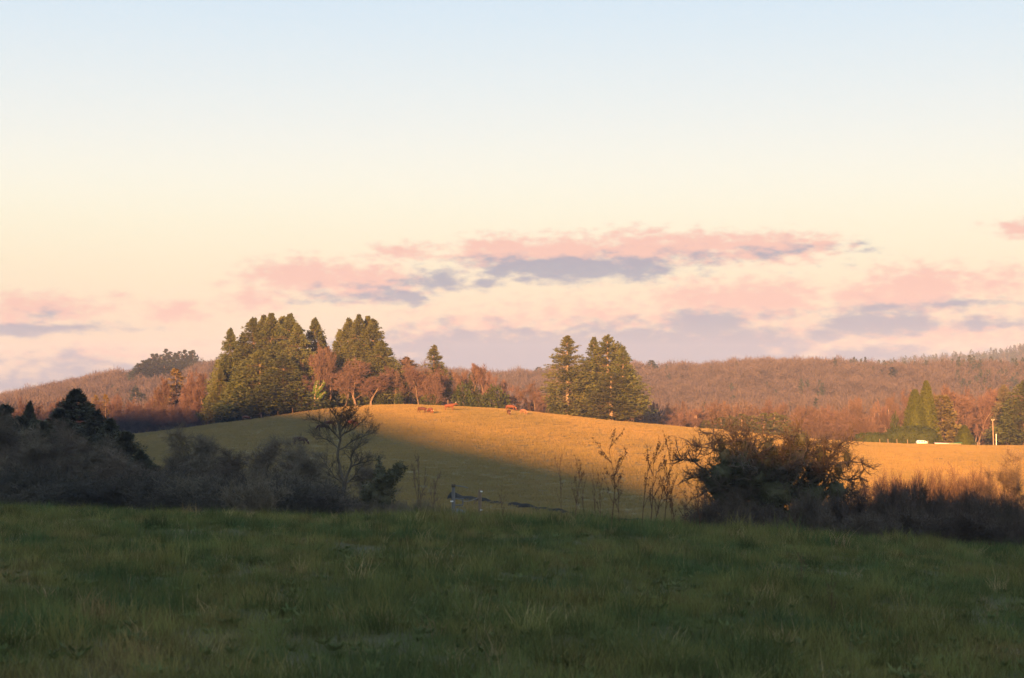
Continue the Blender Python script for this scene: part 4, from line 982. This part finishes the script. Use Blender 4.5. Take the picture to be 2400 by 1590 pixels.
# tall forked bare tree at u 800, limb by limb
def crafted(name, label, cat, uo, yo, limbs_px, trunk_px, seed, twl, dens, barkm, twm, thin=.009):
    """a tree whose limbs follow given points (u, v, depth offset, radius); finer wood grows from them at random"""
    x, y, zg = on_ground(uo, yo); root = bpy.data.objects.new(name, None); C.objects.link(root); root.location = (x, y, zg); tag(root, label, cat)
    rr = random.Random(seed); S = []
    def O(u, v, dy=0.0): a = P(u, v, yo + dy); return np.array([a[0] - x, dy, a[2] - zg])
    def bushy(p, d, ln, r, lv):
        n = 3; pts = [p]
        for k in range(n):
            d = d + np.array([rr.gauss(0, .22), rr.gauss(0, .22), rr.gauss(0, .22) + .10]); d /= np.linalg.norm(d); pts.append(pts[-1] + d * ln / n)
            S.append((pts[-2], pts[-1], r * (1 - .6 * k / n), r * (1 - .6 * (k + 1) / n)))
        if lv < 4:
            for k in range(4):
                f = (.2 + .8 * rr.random()) * n; i = min(int(f), n - 1); q = pts[i] + (pts[i + 1] - pts[i]) * (f - i)
                nd = d + np.array([rr.gauss(0, .55), rr.gauss(0, .55), rr.gauss(0, .4)]); nd /= np.linalg.norm(nd)
                bushy(q, nd, ln * rr.uniform(.5, .75), max(r * .5, thin), lv + 1)
    for L_ in limbs_px:
        pts = [O(u, v, d) for u, v, d, _ in L_]; rad_ = [q[3] for q in L_]
        P2 = []; R2 = []
        for k in range(len(pts) - 1):
            for f in (0, .33, .66): P2.append(pts[k] * (1 - f) + pts[k + 1] * f + (np.array([rr.gauss(0, .04) for _ in range(3)]) if f else 0)); R2.append(rad_[k] * (1 - f) + rad_[k + 1] * f)
        P2.append(pts[-1]); R2.append(rad_[-1])
        for k in range(len(P2) - 1):
            S.append((P2[k], P2[k + 1], R2[k], R2[k + 1]))
            if R2[k] < .075:
                for _ in range(dens):
                    d = P2[k + 1] - P2[k]; d = d / np.linalg.norm(d) + np.array([rr.gauss(0, .75), rr.gauss(0, .75), rr.gauss(0, .35)]); bushy(P2[k + 1], d / np.linalg.norm(d), twl * rr.uniform(.6, 1.2), max(R2[k] * .5, thin * 1.6), 2)
    m = MB(); tp = [O(u, v, d) for u, v, d, _ in trunk_px]; tr_ = [q[3] for q in trunk_px]; m.tubes(tp[:-1], tp[1:], tr_[:-1], tr_[1:], 8); m.obj('trunk', M[barkm], root, True)
    m = MB(); A = np.array([s_[0] for s_ in S]); B = np.array([s_[1] for s_ in S]); ra = np.array([s_[2] for s_ in S]); rb = np.array([s_[3] for s_ in S])
    q = ra > .03; m.tubes(A[q], B[q], ra[q], rb[q], 6); q = ~q; m.tubes(A[q], B[q], np.maximum(ra[q], thin), np.maximum(rb[q], thin * .8), 3); m.obj('crown', M[twm], root)
    return root
crafted('forked_tree', 'tall forked bare tree whose round crown overlaps the sunlit crest', 'bare tree', 800, 104,
        [[(808, 1130, 0, .12), (797, 1100, .1, .10), (792, 1060, .1, .085), (797, 1015, 0, .07), (790, 985, 0, .05), (772, 958, -.2, .02)],
         [(797, 1015, 0, .065), (815, 985, .2, .05), (838, 962, .3, .02)], [(797, 1030, 0, .06), (770, 1000, -.3, .045), (745, 985, -.5, .02)], [(795, 1010, 0, .06), (800, 975, .2, .04), (806, 955, .2, .02)],
         [(797, 1025, 0, .06), (830, 1005, .4, .045), (855, 985, .5, .02)], [(793, 1050, 0, .05), (765, 1030, .3, .035), (742, 1018, .3, .02)], [(793, 1055, 0, .05), (835, 1030, .2, .035), (858, 1020, .2, .02)],
         [(808, 1130, 0, .11), (822, 1095, -.2, .08), (826, 1065, -.2, .06), (845, 1040, -.3, .03)], [(822, 1095, -.2, .06), (845, 1085, -.4, .045), (875, 1080, -.5, .02)], [(808, 1140, 0, .07), (785, 1120, .4, .05), (765, 1090, .5, .02)],
         [(808, 1135, 0, .07), (838, 1115, .3, .05), (862, 1125, .3, .02)]],
        [(795, 1262, 0, .2), (800, 1200, 0, .16), (806, 1160, 0, .14), (808, 1128, 0, .13)], 12, .75, 2, 'darkbark', 'darktwigs')
# ivy stump with two club arms
x, y, zg = on_ground(888, 96); iv = bpy.data.objects.new('ivy_stump', None); C.objects.link(iv); iv.location = (x, y, zg); tag(iv, 'stubby pollard smothered in dark ivy with two raised arms and a dark ball beside it', 'ivy clad tree')
def zrel(v, yy=96): return P(888, v, yy)[2] - zg
def xrel(u, yy=96): return P(u, 1100, yy)[0] - x
ax_ = [((xrel(895), 0, 0), (xrel(895), 0, zrel(1140)), .2, .16), ((xrel(895), 0, zrel(1150)), (xrel(888), 0, zrel(1068)), .13, .05), ((xrel(895), 0, zrel(1150)), (xrel(935), 0, zrel(1100)), .13, .08), ((xrel(935), 0, zrel(1100)), (xrel(958), .2, zrel(1092)), .06, .02), ((xrel(890), 0, zrel(1165)), (xrel(865), 0, zrel(1145)), .12, .08)]
m = MB(); m.tubes([s[0] for s in ax_], [s[1] for s in ax_], [s[2] for s in ax_], [s[3] for s in ax_], 7); m.obj('trunk', M['darkbark'], iv)
cc = []; rr2 = []
for (uu, vv, rr_) in ((888, 1078, .10), (889, 1092, .16), (889, 1105, .28), (893, 1120, .42), (900, 1135, .5), (912, 1125, .42), (922, 1115, .42), (932, 1104, .38), (937, 1094, .26), (868, 1148, .5), (880, 1160, .55), (905, 1150, .5), (860, 1165, .4), (900, 1175, .6), (950, 1096, .1)):
    cc.append((xrel(uu), random.uniform(-.1, .1), zrel(vv))); rr2.append((rr_, rr_, rr_ * 1.1))
m = MB(); leafcloud(m, cc, rr2, 5200, .11, 4, .5)
for c, r_ in zip(cc, rr2): lumpy(m, c, tuple(q * .72 for q in r_), 3, 10, 7, .1)
m.obj('ivy', M['ivy'], iv)
# small thin sapling at u 985
SAP = bare('sapling', 300, 4.2, 2.4, bark='darkbark', tw='rustwigs', tr=.016, lv=3, kids=(6, 5, 4), trunk=.25, twig=.3, r0=.05, angle=(25, 50))
place(SAP, 'sapling', 985, 1062, 72, 'thin brown sapling right of the ivy stump', 'sapling', wpx=60, rz=.5)
place(SAP, 'sapling', 1015, 1105, 70, 'shorter thin sapling left of the metal gate post', 'sapling', wpx=55, rz=2.5)

# ------------------------------------------------------------------ oak with ivy, right
yo = 88.0; uo = 1815
x, y, zg = on_ground(uo, yo); oak = bpy.data.objects.new('ivy_clad_oak', None); C.objects.link(oak); oak.location = (x, y, zg)
tag(oak, 'wide gnarled oak smothered in dark ivy standing before the sunlit pasture', 'oak tree')
Hk = P(uo, 1012, yo)[2] - zg
def O(u, v, dy=0.0): a = P(u, v, yo + dy); return np.array([a[0] - x, dy, a[2] - zg])
rr = random.Random(5); limbs = []; tw0 = []; tw1 = []; tr0 = []
base = np.array([0, 0, 0.0]); fork = O(1815, 1190)
trunkseg = [(base, O(1812, 1235), .42, .34), (O(1812, 1235), fork, .34, .30)]
tips = [(1600, 1078, -.5), (1640, 1048, .8), (1672, 1018, -.8), (1710, 1010, .6), (1755, 1018, -1.2), (1800, 1040, 1.2), (1850, 1030, -.4), (1870, 1012, .5), (1905, 1040, 1.0), (1950, 1050, -1.0), (1985, 1040, .4), (2020, 1085, -.6), (2015, 1120, .9),
        (1625, 1120, .5), (1660, 1150, -1.3), (1990, 1160, 1.0), (1740, 1090, -2.2), (1880, 1090, -2.2), (1820, 1080, 2.2), (1950, 1190, -1.5), (1690, 1190, -1.5)]
def limb(a, b, r0_, lv):
    n = 7; pts = [a]
    for k in range(1, n + 1):
        f = k / n; q = a * (1 - f) + b * f; L_ = np.linalg.norm(b - a)
        q = q + np.array([rr.gauss(0, 1), rr.gauss(0, 1), rr.gauss(0, 1)]) * L_ * .045 * (1 if k < n else 0) + np.array([0, 0, L_ * .10 * math.sin(math.pi * f)])
        pts.append(q)
    for k in range(n): limbs.append((pts[k], pts[k + 1], r0_ * (1 - .82 * k / n), r0_ * (1 - .82 * (k + 1) / n), lv))
    return pts
def bushy(p, d, ln, r, lv):
    """twisting side branch carrying ever finer twigs"""
    n = 3 if lv < 3 else 2; pts = [p]
    for k in range(n):
        d = d + np.array([rr.gauss(0, .35), rr.gauss(0, .35), rr.gauss(0, .35) + .08]); d /= np.linalg.norm(d); pts.append(pts[-1] + d * ln / n)
        limbs.append((pts[-2], pts[-1], r * (1 - .5 * k / n), r * (1 - .5 * (k + 1) / n), lv))
    if lv < 4:
        for k in range(4 if lv < 3 else 3):
            f = rr.random() * n; i = min(int(f), n - 1); q = pts[i] + (pts[i + 1] - pts[i]) * (f - i)
            nd = d + np.array([rr.gauss(0, .8), rr.gauss(0, .8), rr.gauss(0, .6)]); nd /= np.linalg.norm(nd)
            bushy(q, nd, ln * rr.uniform(.5, .8), max(r * .5, .008), lv + 1)
for (u, v, dy) in tips:
    b = O(u, v, dy); mid = fork + (O(u, v, dy) - fork) * .12
    pts = limb(mid * 0 + fork, b, .13, 1)
    for k in range(2, 8):
        for q in range(6):
            d = (pts[k] - pts[k - 1]); d /= np.linalg.norm(d); nd = d + np.array([rr.gauss(0, .8), rr.gauss(0, .8), rr.gauss(0, .7)]); nd /= np.linalg.norm(nd)
            bushy(pts[k], nd, rr.uniform(.45, .95), .035, 2)
m = MB(); m.tubes([s[0] for s in trunkseg], [s[1] for s in trunkseg], [s[2] for s in trunkseg], [s[3] for s in trunkseg], 10); m.obj('trunk', M['darkbark'], oak, True)
m = MB(); A = np.array([s[0] for s in limbs]); B = np.array([s[1] for s in limbs]); ra = np.array([s[2] for s in limbs]); rb = np.array([s[3] for s in limbs]); lv = np.array([s[4] for s in limbs])
q = lv == 1; m.tubes(A[q], B[q], ra[q], rb[q], 6); q = (lv > 1); m.tubes(A[q], B[q], np.maximum(ra[q], .009), np.maximum(rb[q], .007), 3)
m.obj('crown', M['darktwigs'], oak)
ivc = [(1695, 1110, 46, 40), (1740, 1090, 40, 48), (1700, 1072, 22, 30), (1690, 1045, 12, 26), (1745, 1050, 14, 30), (1790, 1085, 36, 40), (1800, 1052, 20, 26), (1835, 1100, 40, 46), (1858, 1050, 22, 34), (1880, 1030, 14, 22), (1873, 1075, 28, 40), (1925, 1070, 22, 36), (1910, 1110, 40, 36), (1985, 1075, 12, 26), (1965, 1100, 16, 20),
       (1680, 1140, 44, 36), (1740, 1150, 60, 50), (1820, 1155, 70, 50), (1900, 1160, 64, 44), (1960, 1150, 34, 36), (1720, 1190, 60, 40), (1800, 1200, 80, 46), (1890, 1205, 70, 40), (1950, 1200, 36, 36), (1650, 1118, 18, 14), (1690, 1165, 30, 24), (1630, 1080, 14, 6), (1776, 1120, 30, 30)]
m = MB(); k44 = yo / FPX
cc = [O(a, b, rr.uniform(-1, 1)) for a, b, _, _ in ivc]; rr2 = [(c * k44 * 1.12, min(c * k44 * 1.1, 1.2), d * k44 * 1.1) for _, _, c, d in ivc]
leafcloud(m, cc, rr2, 52000, .075, 9, .75); 
for c, r_ in zip(cc, rr2): lumpy(m, c, tuple(q * .5 for q in r_), rr.random() * 9, 14, 9, .25)
m.obj('ivy', M['ivy'], oak)
# thicket below and right of the oak
rw = np.random.default_rng(88)
for q in range(9):
    u = 1640 + 380 * q / 9 + rw.uniform(0, 25)
    place(pr(BSHRUB, q), 'hedge_shrub', u, 1172 + rw.normal(0, 16), 72 + rw.normal(0, 3), '%s dark bare shrub from the left under the ivy clad oak' % nth(q), 'shrub', 'shrubs under the oak', wpx=rw.uniform(110, 160))
for q in range(14):
    u = 1990 + 440 * q / 14 + rw.uniform(0, 20)
    place(pr(BSHRUB, q), 'hedge_shrub', u, 1138 + max(0, u - 2150) * .16 + rw.normal(0, 12), 74 + rw.normal(0, 4), '%s dark brown shrub from the left in the hedge right of the oak' % nth(q), 'shrub', 'shrubs of the right hedge', wpx=rw.uniform(110, 160))
for q in range(10):
    u = 2020 + 400 * q / 10 + rw.uniform(0, 20)
    place(pr(BSHRUB, q + 1), 'hedge_shrub', u, 1190 + (u - 1990) * .05 + rw.normal(0, 8), 60 + rw.normal(0, 2), '%s low dark shrub from the left at the front of the right hedge' % nth(q), 'shrub', 'front shrubs of the right hedge', wpx=rw.uniform(130, 190))
for k, (u, vt, w, lb) in enumerate(((2060, 1112, 110, 'russet bush with a lacy top just right of the oak'), (2120, 1105, 110, 'russet bush with a lacy top, second right of the oak'), (2190, 1110, 110, 'pinkish sunlit bush at the middle of the right hedge'), (2235, 1095, 120, 'tallest sunlit pinkish bush of the right hedge'),
                                    (2290, 1098, 110, 'bright sunlit bush left of the dark tree at the right edge'), (2265, 1125, 100, 'lower sunlit bush in front of the tallest pinkish one'), (2330, 1120, 90, 'orange rimmed bush beside the dark tree at the right edge'))):
    place(pr(RSHRUB, k), 'russet_bush', u, vt, 116 + k % 3, lb, 'bush', 'lacy russet bushes right of the oak', wpx=w)
place(DBARE[1], 'hedge_tree', 2385, 1055, 92, 'grey green bare tree at the right edge above the hedge', 'bare tree', wpx=150)
place(DBARE[2], 'hedge_tree', 2420, 1090, 86, 'bare tree cut by the right edge of the view', 'bare tree', wpx=120)

# ------------------------------------------------------------------ track, ditch shade band, gate posts
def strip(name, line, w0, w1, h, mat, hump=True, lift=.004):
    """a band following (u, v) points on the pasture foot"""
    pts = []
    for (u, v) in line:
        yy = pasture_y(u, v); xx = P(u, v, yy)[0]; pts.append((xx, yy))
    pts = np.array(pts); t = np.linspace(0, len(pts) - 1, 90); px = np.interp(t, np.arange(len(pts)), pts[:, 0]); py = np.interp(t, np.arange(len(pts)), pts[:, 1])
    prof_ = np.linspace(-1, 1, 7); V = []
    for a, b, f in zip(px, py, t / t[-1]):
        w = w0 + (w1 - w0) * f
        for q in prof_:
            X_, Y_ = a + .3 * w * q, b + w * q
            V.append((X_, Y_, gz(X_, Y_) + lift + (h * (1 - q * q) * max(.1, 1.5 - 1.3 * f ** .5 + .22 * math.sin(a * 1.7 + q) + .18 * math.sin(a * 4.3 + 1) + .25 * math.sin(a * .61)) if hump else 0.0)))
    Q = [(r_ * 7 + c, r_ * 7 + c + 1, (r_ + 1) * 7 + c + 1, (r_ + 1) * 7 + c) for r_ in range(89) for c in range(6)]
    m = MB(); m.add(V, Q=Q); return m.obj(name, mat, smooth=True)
o = strip('ditch_shade_band', [(1060, 1168), (1130, 1176), (1200, 1186), (1300, 1200), (1400, 1212), (1500, 1224), (1580, 1234), (1700, 1240), (1900, 1246)], 1.8, 1.0, .38, M['ditchshade'], lift=-.05)  # dark raised band standing in for the shadow of a ditch
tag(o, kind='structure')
def metal_post(name, u, y, vtop, lb, arm=False):
    x, y, zg = on_ground(u, y); zt_ = P(u, vtop, y)[2] - zg
    o = bpy.data.objects.new(name, None); C.objects.link(o); o.location = (x, y, zg); tag(o, lb, 'post')
    k = y / FPX
    m = MB(); m.tubes([(0, 0, -.2)], [(.0, 0, zt_)], [4.5 * k], [4 * k], 8); m.obj('shaft', M['metal'] if arm else M['wood'], o)
    return o, zt_, k
gp, h, k = metal_post('gate_post', 1063, 58, 1142, 'grey galvanised gate post with a thin arm reaching right from its cap', True)
m = MB(); m.box((-.01 * k, 0, h + 3 * k), (9 * k, 9 * k, 7 * k)); m.obj('cap', M['darkbark'], gp)
m = MB(); m.tubes([(0, 0, h + 4 * k), (18 * k, 0, h + 2 * k)], [(18 * k, 0, h + 2 * k), (34 * k, .1, h - 2 * k)], [1.2 * k] * 2, [1.2 * k, 1 * k], 5); m.obj('arm', M['metal'], gp)
for dv, nm in ((33, 'insulator'), (62, 'insulator')): m = MB(); m.tubes([(-7 * k, -5 * k, h - dv * k)], [(0, -5 * k, h - dv * k)], [1.6 * k], [1.6 * k], 6); m.obj(nm, M['insul'], gp)
m = MB()
m.tubes([(4 * k, 0, h - 27 * k), (22 * k, 0, h - 27 * k), (22 * k, 0, h - 27 * k), (4 * k, 0, h - 42 * k)], [(22 * k, 0, h - 27 * k), (22 * k, 0, h - 42 * k), (24 * k, 0, h - 27 * k), (22 * k, 0, h - 42 * k)], [1.5 * k] * 4, [1.5 * k] * 4, 5); m.obj('hinge_frame', M['metal'], gp)
gp2, h2, k = metal_post('gate_post', 1125, 60, 1148, 'dark wooden gate post with two white insulators right of the galvanised one')
for dv in (4, 47): m = MB(); m.tubes([(1 * k, -6 * k, h2 - dv * k)], [(6 * k, -6 * k, h2 - (dv + .5) * k)], [1.7 * k], [1.7 * k], 7); m.obj('insulator', M['insul'], gp2)
m = MB(); m.tubes([(0, 0, h2 - 10 * k)], [(-14 * k, .4, h2 - 34 * k)], [1.4 * k], [1.4 * k], 5); m.obj('brace', M['wood'], gp2)
# crumpled metal feed pan by the post
x, y, zg = on_ground(1074, 55); tv = P(1074, 1198, 55)[2]
fb = bpy.data.objects.new('feed_bucket', None); C.objects.link(fb); fb.location = (x, y, tv - .22); fb.rotation_euler = (0.3, .3, .4); tag(fb, 'small dented galvanised bucket lying at the foot of the gate post', 'bucket')
m = MB(); n = 14; th_ = np.arange(n) * 6.283 / n
V = np.concatenate([np.stack([r_ * np.cos(th_) * (1 + .12 * np.sin(th_ * 3)), r_ * np.sin(th_), np.full(n, z_)], 1) for r_, z_ in ((.09, 0), (.15, .26), (.13, .26), (.08, .03))])
m.add(V, Q=[(a * n + i, a * n + (i + 1) % n, (a + 1) * n + (i + 1) % n, (a + 1) * n + i) for a in range(3) for i in range(n)]); m.obj('pail', M['metal'], fb)
m = MB(); t_ = np.linspace(0, math.pi, 9); pp = np.stack([.15 * np.cos(t_), 0 * t_, .26 + .13 * np.sin(t_)], 1); m.tubes(pp[:-1], pp[1:], [.008] * 8, [.008] * 8, 4); m.obj('handle', M['metal'], fb)
# the mound the bucket and posts stand on is the meadow brow; wires between the posts
for a_, b_, lb in ((1066, 1122, 'slack wire between the two gate posts'),):
    pa = np.array(P(a_, 1168, 58)); pb = np.array(P(b_, 1166, 60)); f = np.linspace(0, 1, 9)[:, None]; pp = pa * (1 - f) + pb * f - np.array([[0, 0, .12]]) * np.sin(np.pi * f)
    m = MB(); m.tubes(pp[:-1], pp[1:], [.008] * 8, [.008] * 8, 4); tag(m.obj('fence_wire', M['wire']), lb, 'wire')

# ------------------------------------------------------------------ dead weeds on the brow
def weed(seed, H, nbr, spread, leaves=30, r0=.014):
    r = random.Random(seed); S = []; Lp = []; Ld = []
    def go(p, d, ln, rad_, lv):
        n = 6 if lv == 0 else 4
        for k in range(n):
            d = (d + Vector((r.gauss(0, .09), r.gauss(0, .09), r.gauss(0, .05) + .03))).normalized(); q = p + d * (ln / n); S.append((tuple(p), tuple(q), rad_ * (1 - .7 * k / n), rad_ * (1 - .7 * (k + 1) / n)))
            if lv < 2 and k >= 1:
                for _ in range(nbr + 1 if lv == 0 else 1):
                    if r.random() < .75:
                        a = Vector((r.gauss(0, 1), r.gauss(0, 1), 0)).normalized(); nd = (d * 1.0 + a * spread).normalized(); go(q, nd, ln * r.uniform(.22, .42), rad_ * .55, lv + 1)
            if r.random() < .5: Lp.append(tuple(q)); Ld.append((r.gauss(0, 1), r.gauss(0, 1), r.gauss(-.3, .7)))
            p = q
    go(Vector((0, 0, 0)), Vector((0, 0, 1)), H, r0, 0)
    m = MB(); m.tubes([s[0] for s in S], [s[1] for s in S], [s[2] for s in S], [s[3] for s in S], 4)
    m2 = MB(); m2.leaves(np.array(Lp), np.array(Ld), .055, .024)
    for _ in range(2): m2.leaves(np.array(Lp) + rng.normal(0, .015, (len(Lp), 3)), rng.normal(size=(len(Lp), 3)), .045, .02)
    return dict(meshes={'stem': m.mesh('weed_stem', M['stalk']), 'seed_heads': m2.mesh('weed_heads', M['stalk'])}, H=H * .97, W=H * .5)
WEED = [weed(1, 1.6, 1, .6), weed(2, 1.6, 2, .75), weed(3, 1.5, 2, .5), weed(4, 1.4, 1, .45)]
weeds = [(1312, 1096, 0, 26, 'thin dead stalk with a bare pointed tip, leftmost of the tall brow weeds', -.05), (1338, 1122, 2, 34, 'rust brown weed leaning left, densest at its foot', -.12), (1368, 1118, 3, 24, 'short hooked weed stalk between the rust brown and the tallest one', 0), (1395, 1126, 3, 22, 'thin weed stalk just left of the tallest one', 0),
         (1431, 1052, 1, 66, 'tallest branching dead weed with antler like arms on the brow', 0), (1412, 1135, 3, 26, 'low tangled weed at the foot of the tallest one', .05), (1460, 1118, 3, 34, 'weed bent to the right beside the tallest one', .12), (1503, 1078, 0, 44, 'upright weed at the left of the dense leaning cluster', 0),
         (1540, 1084, 2, 60, 'dense weed leaning right, thickest stem of the cluster', .28), (1565, 1080, 2, 46, 'weed with a curled tip at the right of the leaning cluster', .16), (1588, 1112, 3, 44, 'weed with drooping seed heads right of the leaning cluster', .10), (1530, 1130, 1, 50, 'low tangled weed within the leaning cluster', .05), (1575, 1160, 3, 40, 'short weed at the foot of the leaning cluster', 0),
         (1624, 1125, 0, 24, 'thin stalk beside the left branches of the oak', 0), (1600, 1175, 2, 40, 'short brushy weed left of the oak foot', 0), (1641, 1165, 3, 40, 'brown curled weed in front of the oak foot', 0), (1178, 1162, 3, 22, 'single dark seed head on a stalk right of the gate posts', 0), (1258, 1192, 3, 18, 'faint short stalk left of the tall brow weeds', 0),
         (1855, 1215, 3, 40, 'small dark weed in front of the oak ivy', 0), (1880, 1345, 3, 34, 'dark upright stalk in the near grass at right, left of two', 0), (1950, 1400, 3, 34, 'dark upright stalk in the near grass at right, nearer of two', 0)]
for (u, vt, k, w, lb, lean) in weeds:
    yy = 43.0 if vt < 1340 else (23.0 if u < 1900 else 19.0)
    place(WEED[k], 'dead_weed', u - lean * 60, vt, yy, lb, 'weed', 'dead weeds standing on the brow', wpx=w * 1.3, lean=lean)

# ------------------------------------------------------------------ grass
def tuft(seed, n, rad_, h, w, lean=.5, bend=.5):
    r = np.random.default_rng(seed); mb = MB()
    a = r.uniform(0, 6.283, n); rr_ = rad_ * np.sqrt(r.random(n)); p = np.stack([rr_ * np.cos(a), rr_ * np.sin(a), np.full(n, -.03)], 1)
    la = r.uniform(0, 6.283, n); le = np.abs(r.normal(0, lean, n)); d = np.stack([np.cos(la) * le, np.sin(la) * le, np.ones(n)], 1); d /= np.linalg.norm(d, axis=1, keepdims=True)
    hh = h * r.uniform(.45, 1.2, n)[:, None]; m1 = p + d * hh * .5
    d2 = d + np.stack([np.cos(la), np.sin(la), -np.full(n, .5)], 1) * (bend * r.random(n))[:, None]; tip = m1 + d2 / np.linalg.norm(d2, axis=1, keepdims=True) * hh * .55
    sa = r.uniform(0, 6.283, n); s = np.stack([np.cos(sa), np.sin(sa), 0 * sa], 1) * w * r.uniform(.6, 1.2, n)[:, None]
    V = np.stack([p - s * .6, p + s * .6, m1 + s * .5, m1 - s * .5, tip], 1).reshape(-1, 3); b = np.arange(n) * 5
    mb.add(V, T=np.stack([b + 3, b + 2, b + 4], 1), Q=np.stack([b, b + 1, b + 2, b + 3], 1))
    return mb
r = np.random.default_rng(9)
N1 = 26000
yy = np.sqrt(r.uniform(7.5 ** 1.2, 54 ** 1.2, N1) ** (2 / 1.2)); pp = r.uniform(-.37, .37, N1); xx = pp * yy
zz = terrain(xx, yy); dens = .5 + .5 * wob(xx, yy, 1.6, 6, 2) + .35 * wob(xx, yy, 5, 6, 9)
s = (.50 + .85 * np.clip(dens, 0, 1.2)) * r.uniform(.75, 1.3, N1)
s = s * (1 + .45 * (yy > 38) * (xx > -3))
pick = r.integers(0, 4, N1); dryn = (r.random(N1) < .045 + .10 * np.clip(wob(xx, yy, 9, 6, 11), 0, 1)); pick = np.where(dryn, 4, pick); tk = r.random(N1); pick = np.where(tk < .025, 5, pick); pick = np.where(tk > .992, 6, pick)
temps = [(tuft(500, 46, .22, .17, .0045), 0), (tuft(501, 46, .24, .20, .005, .7, .9), 0), (tuft(502, 40, .18, .25, .005, .35, .5), 0), (tuft(503, 46, .26, .13, .006, .9, 1.0), 0), (tuft(504, 12, .2, .24, .004, .9, 1.0), 1), (tuft(505, 90, .16, .34, .006, .45, .8), 0), (tuft(506, 26, .10, .30, .005, .35, .7), 1)]
scatter('meadow_grass', temps, np.c_[xx, yy, zz], r.uniform(0, 6.28, N1), np.c_[s, s, s], pick, [M['grass'], M['dry']], 'rough green meadow grass covering the shaded foreground')
# broad leaved weeds among the grass
def rosette(seed, n=11, ln=.085, w=.03):
    r_ = np.random.default_rng(seed); mb = MB(); a = r_.uniform(0, 6.28, n)
    mb.leaves(np.zeros((n, 3)), np.stack([np.cos(a), np.sin(a), r_.uniform(.3, 1.4, n)], 1), ln * r_.uniform(.6, 1.2, n), w); return mb
N2 = 2600; yy = r.uniform(11, 50, N2) ; pp = r.uniform(-.36, .36, N2); xx = pp * yy; zz = terrain(xx, yy); s = r.uniform(.6, 1.5, N2)
scatter('meadow_weeds', [(rosette(1), 0), (rosette(2, 14, .07, .022), 0)], np.c_[xx, yy, zz + .04], r.uniform(0, 6.28, N2), np.c_[s, s, s], r.integers(0, 2, N2), [M['bramble']], 'low broad leaved plants scattered through the meadow grass')
# pasture sward
def patch(seed, n, size, h, w):
    r_ = np.random.default_rng(seed); mb = MB(); p = np.stack([r_.uniform(-size, size, n), r_.uniform(-size, size, n), np.full(n, -.05)], 1)
    a = r_.uniform(0, 6.28, n); sd = np.stack([np.cos(a), np.sin(a), 0 * a], 1) * w * r_.uniform(.5, 1.3, n)[:, None]; tip = p + np.stack([r_.normal(0, .06, n), r_.normal(0, .06, n), .05 + h * r_.uniform(.5, 1.3, n)], 1)
    V = np.stack([p - sd, p + sd, tip + sd * .5, tip - sd * .5], 1).reshape(-1, 3); b = np.arange(n) * 4; mb.add(V, Q=np.stack([b, b + 1, b + 2, b + 3], 1)); return mb
yy = []; xx = []; y = 128.0
while y < 432:
    st_ = 1.5; n = int(.80 * y / st_); x_ = -.40 * y + (np.arange(n) + r.random(n)) * st_; xx.append(x_); yy.append(y + r.uniform(-.8, .8, n)); y += st_
xx = np.concatenate(xx); yy = np.concatenate(yy); zz = terrain(xx, yy); n = len(xx); s = r.uniform(.85, 1.3, n)
scatter('pasture_grass', [(patch(k, 120, 1.0, .11, .035), 0) for k in range(3)], np.c_[xx, yy, zz], r.uniform(0, 6.28, n), np.c_[s, s, s * r.uniform(.8, 1.5, n)], r.integers(0, 3, n), [M['pgrass']], 'short pasture grass covering the hill, golden where the sun falls')
print("pasture patches", n)
